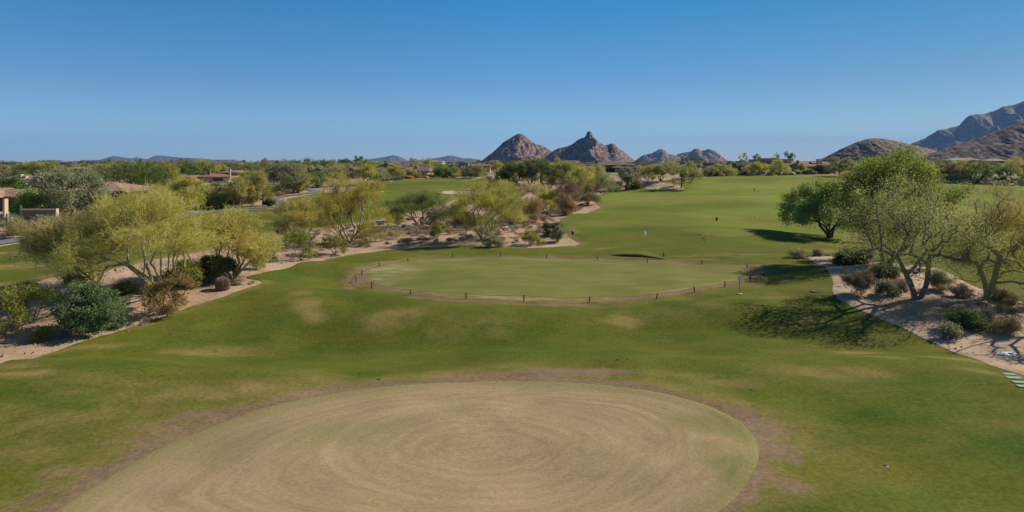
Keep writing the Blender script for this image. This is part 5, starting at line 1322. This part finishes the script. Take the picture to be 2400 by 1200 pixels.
for px in range(210, 400, 11): spots.append((px + rs.uniform(-5, 5), np.interp(px, [210, 400], [515, 494]) - rs.uniform(2, 14)))
us = set()
for px, py in spots:
    k = rs.choice(4, p=[.27, .3, .23, .2]); sc = rs.uniform(.6, 1.5)
    x, y, z = at(px, py)
    if k not in us:
        us.add(k); hp[k].location = (x, y, z); hp[k].scale = (sc,) * 3
    else: dup(hp[k], (x, y, z), rs.uniform(0, 6.28), (sc, sc, sc * rs.uniform(.7, 1.2)), hk[k][2], hk[k][3])

# ---------------------------------------------------------------- the tree belt between the houses
FT = dict(low=.08, base=.2, nst=3, ncl=54, lobes=8, ntw=52, leaf=1, ls=.46, up=.15, trunk=.2, fork=.7, cr=.85)
FP = dict(low=.1, base=.2, nst=4, ncl=50, lobes=8, ntw=48, tl=1.3, tw=.085, up=.4, outw=.7, trunk=.16, fork=.75, cr=.85)
fk = [('mesquite_tree', 'mesquite', FT, 'mid green small tree in the crowded tree belt between the houses and the horizon'), ('belt_mesquite_tree', 'dark', FT, 'dark green small tree in the crowded tree belt between the houses and the horizon'),  # the dark and bright belt trees are mesquites as well
      ('ironwood_tree', 'olive', FT, 'olive small tree in the crowded tree belt between the houses and the horizon'), ('ironwood_tree', 'sage', FT, 'grey-green small tree in the crowded tree belt between the houses and the horizon'),
      ('palo_verde_tree', 'paloverde_dim', FP, 'dull yellow small tree in the crowded tree belt between the houses and the horizon'), ('palo_verde_tree', 'paloverde', FP, 'bright yellow-green small tree in the crowded tree belt between the houses and the horizon'),
      ('belt_mesquite_tree', 'bright', FT, 'bright green small tree in the crowded tree belt between the houses and the horizon')]
fp = [plant(n, 'tree', l, (0, 0, 0), lf, 'mesq', 'tree belt, kind %d' % (i + 1), seed=700 + i, H=5.5, Wd=7.0, **kw) for i, (n, lf, kw, l) in enumerate(fk)]
for i, w_ in enumerate(['mid green', 'dark green', 'olive', 'grey-green', 'dull yellow', 'bright yellow-green', 'bright green']): fp[i]['group'] = w_ + ' trees of the crowded tree belt'
# house fronts that stay in view: left, right, top, foot row
CLEAR = [(0, 60, 430, 506), (440, 548, 396, 428), (700, 735, 392, 424), (786, 836, 392, 422), (945, 1008, 380, 418), (1050, 1148, 380, 405), (1366, 1500, 374, 405), (1564, 1606, 370, 392), (1668, 1752, 378, 411), (1790, 1816, 370, 397), (1846, 1950, 370, 409),
         (20, 100, 408, 434), (138, 206, 388, 404), (2250, 2290, 366, 388), (2316, 2350, 366, 388), (2210, 2380, 350, 374), (2108, 2168, 366, 386)]
def blocked(px, py, hpx, wpx):
    for x0, x1, y0, y1 in CLEAR:
        if px + wpx * .42 > x0 and px - wpx * .42 < x1 and py > y1 - 6 and py - hpx < y1 - 6: return True
    return False
turf_s, left_s = smooth_poly(TURF, 1), smooth_poly(LEFTF, 1)
rows = [(393, 0, 2400), (397, 0, 2400), (400.5, 0, 1720), (400.5, 1950, 2400), (404.5, 0, 1620), (404.5, 1960, 2400), (409.5, 0, 1110), (409.5, 1180, 1470), (409.5, 1975, 2400), (415, 0, 880), (415, 1190, 1500), (415, 1990, 2400), (421, 0, 860), (421, 1200, 1480),
        (430, 0, 820), (430, 1190, 1440), (440, 60, 720), (452, 160, 620), (466, 200, 520), (482, 240, 420)]
us = set(); cnt = 0
for py, xa, xb in rows:
    px = xa + rs.uniform(0, 20)
    while px < xb:
        yy = py + rs.uniform(-1.2, 1.2) * (1 + (py - 390) * .08)
        x, y = hit(px, yy); s = y / F
        sc = rs.uniform(.55, 1.12) * (1.0 if py > 404 else .80 if py > 398 else .68)
        wpx, hpx = 7 * sc / s, 5.5 * sc / s
        P = np.array([[x, y]])
        k = rs.choice(7, p=[.22, .10, .22, .16, .16, .07, .07])
        if not blocked(px, yy, hpx, wpx) and not inside(P, turf_s)[0] and not inside(P, left_s)[0] and min(edge_dist(P, left_s)[0], edge_dist(P, turf_s)[0]) > 1.5:
            sz = sc * rs.uniform(.8, 1.2); loc = (x, y, gz(x, y) - .05)
            if k not in us:
                us.add(k); fp[k].location = loc; fp[k].scale = (sc, sc, sz)
            else: dup(fp[k], loc, rs.uniform(0, 6.28), (sc, sc, sz), fk[k][3], fp[k]['group'])
            cnt += 1
        px += wpx * rs.uniform(.55, 1.25) * (1.0 if py < 425 else 1.15)
print('belt trees', cnt)

# taller trees and palms breaking the skyline
PALM = plain('palm_fronds', (0.05, 0.075, 0.025), 0.7, 0.2, 3)
def palm(label, bx, by, top):
    x, y = hit(bx, by); y = min(y, 900); x = (bx - CX) / F * y; z = gz(x, y); H = CAMH + (HZ - top) / F * y - z
    o = empty('palm_tree', (x, y, z), label, 'tree')
    m = MB(); m.tube([(0, 0, -.3), (.1, 0, H * .5), (0, 0, H - .8)], [.28, .2, .18], 8); m.build('trunk', BK['grey'], o)
    m = MB(); rr = random.Random(int(bx))
    for k in range(34):
        a = rr.uniform(0, 2 * PI); e = rr.uniform(-.7, 1.1); L = rr.uniform(1.5, 2.1)
        p0 = Vector((0, 0, H - .8)); d = Vector((math.cos(a) * math.cos(e), math.sin(a) * math.cos(e), math.sin(e)))
        p1 = p0 + d * L * .6; p2 = p0 + d * L + Vector((0, 0, -.35 * L)); sd = Vector((-math.sin(a), math.cos(a), 0))
        m.add([p0 - sd * .05, p0 + sd * .05, p1 + sd * .38, p1 - sd * .38, p2 + sd * .12, p2 - sd * .12], [(0, 1, 2, 3), (3, 2, 4, 5)])
    m.build('fronds', PALM, o)
for lab, bx, by, tp in [('left palm of the thin pair against the blue range', 422, 390, 372.5), ('right palm of the thin pair against the blue range', 427, 391, 375), ('single palm beside the low dome of the blue range', 449, 390, 377), ('palm just right of the low dome of the blue range', 476, 389, 377),
                        ('left palm of the pair above the dark roofs', 569, 391, 376), ('right palm of the pair above the dark roofs', 573, 392, 375), ('palm behind the grey-green trees by the cart path', 650, 392, 376), ('left one of two palms above the twin chimneys', 715, 393, 373), ('right one of two palms above the twin chimneys', 721, 394, 373.5)]:
    palm(lab, bx, by, tp)
SKY = dict(low=.05, base=.2, nst=2, ncl=40, lobes=7, ntw=50, leaf=1, ls=.5, up=.2, trunk=.2, fork=.4, cr=.9, flat=.4)
for i, (lab, bx, by, tp, x0, x1, lf) in enumerate([('dark tree standing above the left horizon, nearest the left edge', 36, 392, 380, 27, 45, 'dark'), ('dark tree above the left horizon, taller of two side by side', 98, 392, 376.5, 88, 108, 'dark'), ('dark tree above the left horizon, shorter of two side by side', 119, 392, 378, 110, 129, 'dark'),
        ('thin grey tree on the skyline below the left shoulder of the blue range', 192, 392, 376, 185, 201, 'sage'), ('dark skyline tree right of the thin grey one', 204, 392, 378, 199, 212, 'dark'), ('dark skyline tree right of the white-capped roofs at left', 222, 392, 378, 215, 230, 'dark'),
        ('dark eucalyptus on the skyline left of the twin blue hills, left of two', 834, 394, 367, 828, 841, 'dark'), ('dark eucalyptus on the skyline left of the twin blue hills, right of two', 845, 394, 367.5, 838, 854, 'dark'), ('green tree rising between the twin blue hills', 972, 396, 371, 960, 985, 'mesquite'),
        ('rounded tree at the left foot of the first blue hill', 855, 398, 374, 828, 870, 'bright'), ('round dark skyline tree right of the small buttes', 1743, 392, 360, 1735, 1750, 'mesquite'), ('thin skyline tree right of the round dark one', 1772, 392, 362, 1765, 1780, 'bluegreen'),
        ('skyline tree left of the tallest dark clump', 1820, 392, 361, 1810, 1830, 'mesquite'), ('tall dark clump of tree on the skyline above the range end', 1842, 392, 356.5, 1832, 1853, 'mesquite'), ('skyline tree just right of the tall dark clump', 1855, 392, 359, 1849, 1861, 'bluegreen'),
        ('round dark tree far off left of the first butte', 1130, 392, 376, 1118, 1140, 'dark'), ('dark green clump on the low skyline far left', 165, 394, 382, 150, 180, 'dark')]):
    hero('eucalyptus_tree', lab, bx, by, tp, x0, x1, lf, 'grey', 800 + i, **SKY)

# the far belt that reads as one mass: thousands of low crowns
rs2 = np.random.RandomState(77)
Vs, Fs, Ts = [], [], []
n = 4600
yy = np.exp(rs2.uniform(math.log(560), math.log(2300), n)); uu = rs2.uniform(-.95, .95, n); xx = uu * yy
zz = terrain(xx, yy)
hh = rs2.uniform(1.4, 3.2, n); ww = hh * rs2.uniform(.9, 1.6, n)
for i in range(n):
    q = 40
    d = rs2.normal(size=(q, 3)); d /= np.linalg.norm(d, axis=1)[:, None]; d[:, 2] = np.abs(d[:, 2])
    c = d * rs2.uniform(.35, 1, q)[:, None] * np.array([ww[i], ww[i], hh[i]]) + np.array([xx[i], yy[i], zz[i]])
    e1 = rs2.normal(size=(q, 3)); e1 /= np.linalg.norm(e1, axis=1)[:, None]; e2 = np.cross(e1, rs2.normal(size=(q, 3))); e2 /= np.linalg.norm(e2, axis=1)[:, None]
    L = rs2.uniform(.5, 1.0, q)[:, None] * (.35 * hh[i])
    Vs.append(np.stack([c - e1 * L, c - e2 * L * .6, c + e1 * L, c + e2 * L * .6], 1).reshape(-1, 3))
    Ts.append(np.repeat(np.clip(rs2.uniform(0, .7) + rs2.uniform(0, .3, q), 0, 1), 4))
V = np.concatenate(Vs)
o = np_obj('distant_scrub', V, np.arange(len(V)).reshape(-1, 4), LF['olive'], attrs={'tint': np.concatenate(Ts)})
o['kind'] = 'stuff'; tag(o, 'low mass of far desert trees merging below the horizon', 'woodland')
# scrub on the two brown hills
Vs, Ts = [], []
dg = None

# ---------------------------------------------------------------- the roped practice green
SM = {'stake': plain('grey_green_stake', (0.052, 0.062, 0.058), 0.6, 0.2, 6), 'rope': leaf_mat('yellow_rope', (0.62, 0.47, 0.04), (0.62, 0.47, 0.04), 0.5), 'white': plain('white_plastic', (0.72, 0.74, 0.76), 0.5, 0.05, 5), 'steel': plain('grey_steel', (0.16, 0.16, 0.16), 0.4, 0.1, 5, 0.6),
      'pole': plain('pale_pole', (0.55, 0.55, 0.42), 0.5, 0.1, 4), 'maroon': leaf_mat('maroon_flag_cloth', (0.30, 0.025, 0.045), (0.30, 0.025, 0.045), .5), 'flagwhite': leaf_mat('white_flag_cloth', (0.78, 0.78, 0.76), (0.78, 0.78, 0.76), .5), 'flagyellow': leaf_mat('yellow_flag_cloth', (0.62, 0.36, 0.02), (0.62, 0.36, 0.02), .5),
      'pink': plain('pinkish_concrete', (0.42, 0.28, 0.22), 0.9, 0.15, 6), 'blue': plain('pale_blue_print', (0.42, 0.50, 0.64), 0.6, 0.1, 6), 'mat': plain('pale_green_mat', (0.25, 0.36, 0.24), 0.9, 0.2, 8), 'matdark': plain('mat_rim', (0.08, 0.11, 0.07), 0.9, 0.2, 8),
      'pipe': plain('pale_aqua_pipe', (0.36, 0.46, 0.46), 0.5, 0.15, 5), 'cup': plain('black_cup', (0.012, 0.012, 0.012), 0.8, 0.1, 5), 'cream_c': plain('grey_head', (0.3, 0.3, 0.28), 0.6, 0.1, 5), 'bluebar': plain('pale_blue_bar', (0.25, 0.36, 0.46), 0.5, 0.1, 5)}
ring = [(871, 678, 661), (962, 692, 678), (1092, 702, 686), (1228, 709, 691), (1380, 711, 694), (1538, 703, 687), (1627, 688, 672), (1699, 675, 659), (1759, 662, 647), (1790, 650, 636), (1751, 630, 617), (1645, 622, 609), (1517, 618, 606), (1400, 613, 601), (1281, 608, 596), (1173, 603, 591), (1061, 604, 592), (956, 614, 603), (889, 628, 616), (848, 645, 632), (834, 662, 648)]
sides = ['front left end', 'front left', 'front left of centre', 'front centre', 'front centre', 'front right', 'front right', 'front right near the white notice', 'right of the white notice', 'far right tip in the tree shade', 'back right', 'back right', 'back', 'back', 'back', 'back', 'back left', 'back left', 'left end', 'left end', 'far left tip']
LAB = ['stake at the front left of the roped green, where the front rope begins', 'second stake along the front of the roped green from its left end', 'third stake along the front of the roped green from its left end', 'upright front stake in the middle of the roped green, left of the two leaning ones',
       'leaning front stake of the roped green, left of two leaning ones', 'leaning front stake of the roped green, right of two leaning ones', 'front right stake of the roped green just past the leaning pair', 'stake of the roped green just left of the white notice', 'stake of the roped green just right of the white notice', 'stake at the right tip of the roped green in the tree shade',
       'back right stake of the roped green beside the brown soil', 'back stake of the roped green below the yellow flag', 'back stake of the roped green below the dark crescent of the bunker', 'back stake of the roped green left of the dark crescent bunker', 'back middle stake of the roped green, straight below the sandy turf corner', 'back stake of the roped green below the pale grey-green bush',
       'back left stake of the roped green where the rope turns brown soil', 'stake on the back left curve of the roped green, right of two', 'stake on the back left curve of the roped green, left of two', 'stake on the left end of the roped green, upper of two', 'stake on the left end of the roped green, lower of two on brown soil']
def stake_mesh():
    m = MB()
    m.lathe([(.030, -.25), (.038, 0), (.038, .50), (.050, .503), (.050, .55), (.036, .555), (.036, .585), (.012, .60)], 8)
    m.tube([(-.062, 0, .527), (-.05, .05, .527), (0, .07, .527), (.05, .05, .527), (.062, 0, .527)], .008, 5)
    return m.build('rope_stake', SM['stake'])
st0 = stake_mesh(); tops = []
for i, (px, by, ty) in enumerate(ring):
    x, y, z = at(px, by)
    hgt = (by - ty) * y / F
    o = st0 if i == 0 else st0.copy()
    if i: COL.objects.link(o)
    o.location = (x, y, z); sc = hgt / .60; o.scale = (1.15, 1.15, sc)
    tilt = .2 if i in (4, 5) else random.Random(i).uniform(-.04, .04)
    o.rotation_euler = (random.Random(i + 50).uniform(-.03, .03), tilt, 0)
    tag(o, LAB[i], 'stake', 'stakes holding the yellow rope')
    tops.append(Vector((x + .527 * sc * math.sin(tilt), y, z + .527 * sc * math.cos(tilt))))
m = MB(); pts = []
for i in range(len(tops)):
    if i == len(tops) - 1: a, b = tops[-1], tops[0]
    else: a, b = tops[i], tops[i + 1]
    L = (b - a).length
    for k in range(8):
        t = k / 8; p = a.lerp(b, t); p.z -= .035 * L * .35 * 4 * t * (1 - t); pts.append(p)
pts.append(tops[0])
m.tube(pts, .015, 6)
tag(m.build('rope', SM['rope'], smooth=True), 'thin yellow rope strung from stake to stake around the practice green', 'rope')

# ---------------------------------------------------------------- flags
def flag(label, bx, by, tx, ty, mat, r=.014):
    x, y, z = at(bx, by); s = y / F
    H = (by - ty) * s; dx = (tx - bx) * s
    o = empty('flagstick', (x, y, z), label, 'flag')
    m = MB(); m.tube([(0, 0, -.2), (dx * .5, 0, H * .5), (dx, 0, H)], [r, r, r * .8], 6); m.lathe([(r * 1.6, 0), (r * 2.0, .02), (0.004, .05)], 8, cx=dx, cy=0) if False else None
    m.build('pole', SM['pole'], o, smooth=True)
    m = MB(); nn = 8; V, Q = [], []
    for j in range(nn + 1):
        t = j / nn
        for zt in (0, 1):
            V.append((dx + .015 + t * .30 * (1 if zt else .9) - .10 * t * (1 - zt), .05 * math.sin(t * 6), H - .03 - (1 - zt) * .40 - t * .24))
    for j in range(nn): Q.append((2 * j, 2 * j + 2, 2 * j + 3, 2 * j + 1))
    b = len(V); V += [(q[0], q[1] + .006, q[2]) for q in V]; Q += [tuple(b + i for i in reversed(q)) for q in Q]
    m.add(V, Q); m.build('flag', SM[mat], o, smooth=True)
flag('white flag on a leaning stick on the range, behind the dark crescent bunker', 1501, 583, 1510, 540, 'flagwhite')
flag('yellow flag behind the right half of the roped green', 1643, 603, 1646, 551, 'flagyellow', .017)
flag('maroon flag at the sandy turf corner', 1335, 584, 1339, 539, 'maroon')
flag('maroon flag on the pale oval target green', 1676, 547, 1677, 507, 'maroon')
flag('small white flag on the range left of the dark green tree', 1772, 524, 1773, 506, 'flagwhite')
flag('tiny far white flag in front of the red tile-roofed house', 1863, 434, 1864, 417, 'flagwhite', .03)
o = empty('yardage_post', at(1768, 449), 'tiny dark marker post far out on the range', 'post')
m = MB(); m.lathe([(.10, -.2), (.10, .75), (.14, .752), (.14, .85), (.03, .92)], 10); m.build('post', SM['stake'], o)
o = empty('yardage_post', at(1571, 450), 'tiny dark marker post at the foot of the sand mound', 'post')
m = MB(); m.lathe([(.10, -.2), (.10, .45), (.14, .452), (.14, .52), (.03, .58)], 10); m.build('post', SM['stake'], o)

# white notice on its stand
s = m_per_px(1733, 691)
o = empty('notice_stand', at(1733, 691), 'white notice board on a thin post with round pinkish base beside the roped green', 'sign')
m = MB(); m.lathe([(7.6 * s, -.03), (8.0 * s, .02), (7.4 * s, .10), (2 * s, .14), (1.2 * s, .16)], 20); m.build('base', SM['pink'], o)
m = MB(); m.tube([(0, 0, .12), (0, 0, 34 * s)], .022, 8); m.build('post', SM['steel'], o)
b = MB(); b.box(-3.9 * s, 3.9 * s, -.05, -.025, 33 * s, 45.5 * s); bo = b.build('board', SM['white'], o)
m = MB()
for k in range(7):
    zz_ = 44.2 * s - k * 1.55 * s
    m.box(-3.0 * s, (2.9 - (k * 37 % 5) * .45) * s, -.054, -.051, zz_ - .3 * s, zz_)
m.build('printed_lines', SM['blue'], bo)

# dark sign by the bunker
s = m_per_px(1555, 608)
o = empty('marker_sign', at(1555, 608), 'small dark sign on a post at the right end of the dark crescent bunker', 'sign')
m = MB(); m.tube([(0, 0, -.2), (0, 0, 14 * s)], .02, 6); m.build('post', SM['pipe'], o)
m = MB(); m.box(-1.3 * s, 1.3 * s, -.06, -.022, 7 * s, 16 * s); m.build('panel', SM['stake'], o)
m = MB(); m.tube([(-13 * s, 0, 5.4 * s), (0, 0, 5.0 * s)], .022, 6); m.build('crossbar', SM['bluebar'], o)

# the dark crescent: a grassy lip, bunker shade painted into its camera-side soil face
c0 = world_poly([(1416, 598.5), (1430, 600.5), (1450, 602.3), (1470, 603.6), (1490, 604.6), (1510, 605.6), (1530, 607), (1550, 609), (1566, 611), (1580, 612.3)])
hts = np.array([0, .10, .24, .32, .34, .30, .22, .13, .05, 0.0])
V, Fq, mi = [], [], []
tt = np.linspace(0, len(c0) - 1, 60)
cx_ = np.stack([np.interp(tt, range(len(c0)), c0[:, 0]), np.interp(tt, range(len(c0)), c0[:, 1])], 1); hh_ = np.interp(tt, range(len(c0)), hts)
for (x, y), h in zip(cx_, hh_):
    z = gz(x, y) + .02; hn = h * (1 + .25 * (fbm(np.array([x * 2]), np.array([y * 2]), 2)[0] - .5))
    V += [(x, y, z), (x + .03, y + .16, z + hn * .8), (x + .05, y + .30, z + hn), (x + .2, y + 1.2, gz(x, y + 1.2) + hn * .75 + .06), (x + .4, y + 3.0, gz(x, y + 3) + hn * .22 + .06), (x + .5, y + 4.6, gz(x, y + 4.6) + .03)]
for i in range(59):
    for j in range(5):
        Fq.append((i * 6 + j, i * 6 + j + 6, i * 6 + j + 7, i * 6 + j + 1)); mi.append(0 if j < 2 else 1)
o = mesh_obj('bunker_bank', V, Fq, [M['soil'], M['turf']], attrs={'far': [.3] * len(V), 'dry': [0.15] * len(V), 'lush': [.3] * len(V), 'dirt': [0] * len(V)})
o.data.polygons.foreach_set('material_index', mi); structure(o)

# pale green mats, loose pipes, drain lids
MATL = ['pale green mat at the lower right sand edge, farthest of the row', 'pale green mat second from the far end of the row at lower right', 'pale green mat third from the far end of the row at lower right', 'pale green mat nearest the right picture edge in the row']
for i, (px, py, w_, d_) in enumerate([(2366, 881, .55, .28), (2376, 889.5, .62, .30), (2391, 900, .62, .30), (2402, 909.5, .62, .30)]):
    x, y, z = at(px, py)
    o = empty('turf_mat', (x, y, z + .05), MATL[i], 'mat', -.12)
    m = MB(); m.box(-w_ / 2, w_ / 2, -d_ / 2, d_ / 2, -.03, .02); m.build('rim', SM['matdark'], o)
    m = MB(); m.box(-w_ / 2 + .012, w_ / 2 - .012, -d_ / 2 + .012, d_ / 2 - .012, .021, .045); m.build('top', SM['mat'], o)
o = empty('slatted_drain', at(1914, 686, .06), 'small dark slatted drain cover on the turf left of the right sand bed', 'drain', -.1)
m = MB()
for k in range(4): m.box(-.33, .33, -.22 + k * .13, -.15 + k * .13, -.02, .035)
m.build('slats', SM['matdark'], o)
m = MB(); m.box(-.37, -.333, -.26, .28, -.02, .04); m.box(.333, .37, -.26, .28, -.02, .04); m.build('frame', SM['stake'], o)
o = empty('pipe_bundle', at(2345, 838), 'pale aqua pipes and a crumpled white sheet lying on the right sand', 'pipes')
rr = random.Random(4)
for k in range(4):
    a = rr.uniform(-.5, .5); m = MB()
    m.tube([(-.55 + .1 * k, -.1 + .09 * k, .06), (-.1 + .05 * k, .02 + .08 * k, .15 + .05 * rr.random()), (.35, .12 * k + a * .2, .12), (.6 + .1 * k, .1 + a * .3, .05)], .045, 8); m.build('pipe', SM['pipe'], o, smooth=True)
V, Q = [], []
for i in range(9):
    for j in range(6):
        V.append((.25 + i * .1, .25 + j * .09 + .02 * math.sin(i * 2), .06 + .09 * fbm(np.array([i * .6]), np.array([j * .6 + 3.]), 3)[0] * 2))
for i in range(8):
    for j in range(5): Q.append((i * 6 + j, i * 6 + j + 6, i * 6 + j + 7, i * 6 + j + 1))
b = len(V); V += [(a, c, d - .012) for a, c, d in V]; Q += [tuple(b + i for i in reversed(q)) for q in Q]
mesh_obj('sheet', V, Q, SM['white'], o)
tag(boulder('x', 2316, 838, .12, 'white', 91), 'small white stone left of the pale aqua pipes', 'rock')
tag(boulder('x', 2266, 825, .10, 'white', 92), 'small white stone at the turf edge left of the pipes', 'rock')
for i, (px, py, lab) in enumerate([(2074, 1096, 'sprinkler head with pale rim on the turf at lower right'), (1760, 918, 'black sprinkler hole on the turf right of the brown ring'), (1470, 845, 'dark sprinkler hole above the near green, right of two close together'), (1447, 847, 'dark sprinkler hole above the near green, left of two close together'),
                                   (887, 893, 'sprinkler hole left of centre between the two greens'), (842, 881, 'sprinkler hole on the turf above the left end of the brown ring'), (738, 652, 'brown sprinkler patch on the turf left of the roped green'), (585, 857, 'sprinkler lid on the dark turf at left')]):
    x, y, z = at(px, py)
    o = empty('sprinkler_head', (x, y, z + .052), lab, 'sprinkler')
    m = MB(); m.lathe([(.115, -.03), (.115, .012), (.085, .016)], 14); m.build('rim', SM['cream_c' if i == 0 else 'stake'], o)
    m = MB(); m.lathe([(.08, .017), (.08, .024), (.03, .026)], 12); m.build('cap', SM['cup'], o)

# ---------------------------------------------------------------- air
hz = MB(); hz.box(-24000, 24000, -80, 26500, -40, 900)
ho = hz.build('haze', None)
hm = bpy.data.materials.new('haze'); hm.use_nodes = True
t = hm.node_tree; t.nodes.remove(t.nodes['Principled BSDF'])
pv = t.nodes.new('ShaderNodeVolumePrincipled'); pv.inputs['Color'].default_value = (0.28, 0.52, 1.0, 1); pv.inputs['Density'].default_value = 4.2e-5; pv.inputs['Anisotropy'].default_value = 0.0
t.links.new(pv.outputs[0], t.nodes['Material Output'].inputs['Volume'])
ho.data.materials.append(hm); ho['kind'] = 'stuff'; tag(ho, 'pale blue air over the whole valley', 'haze')
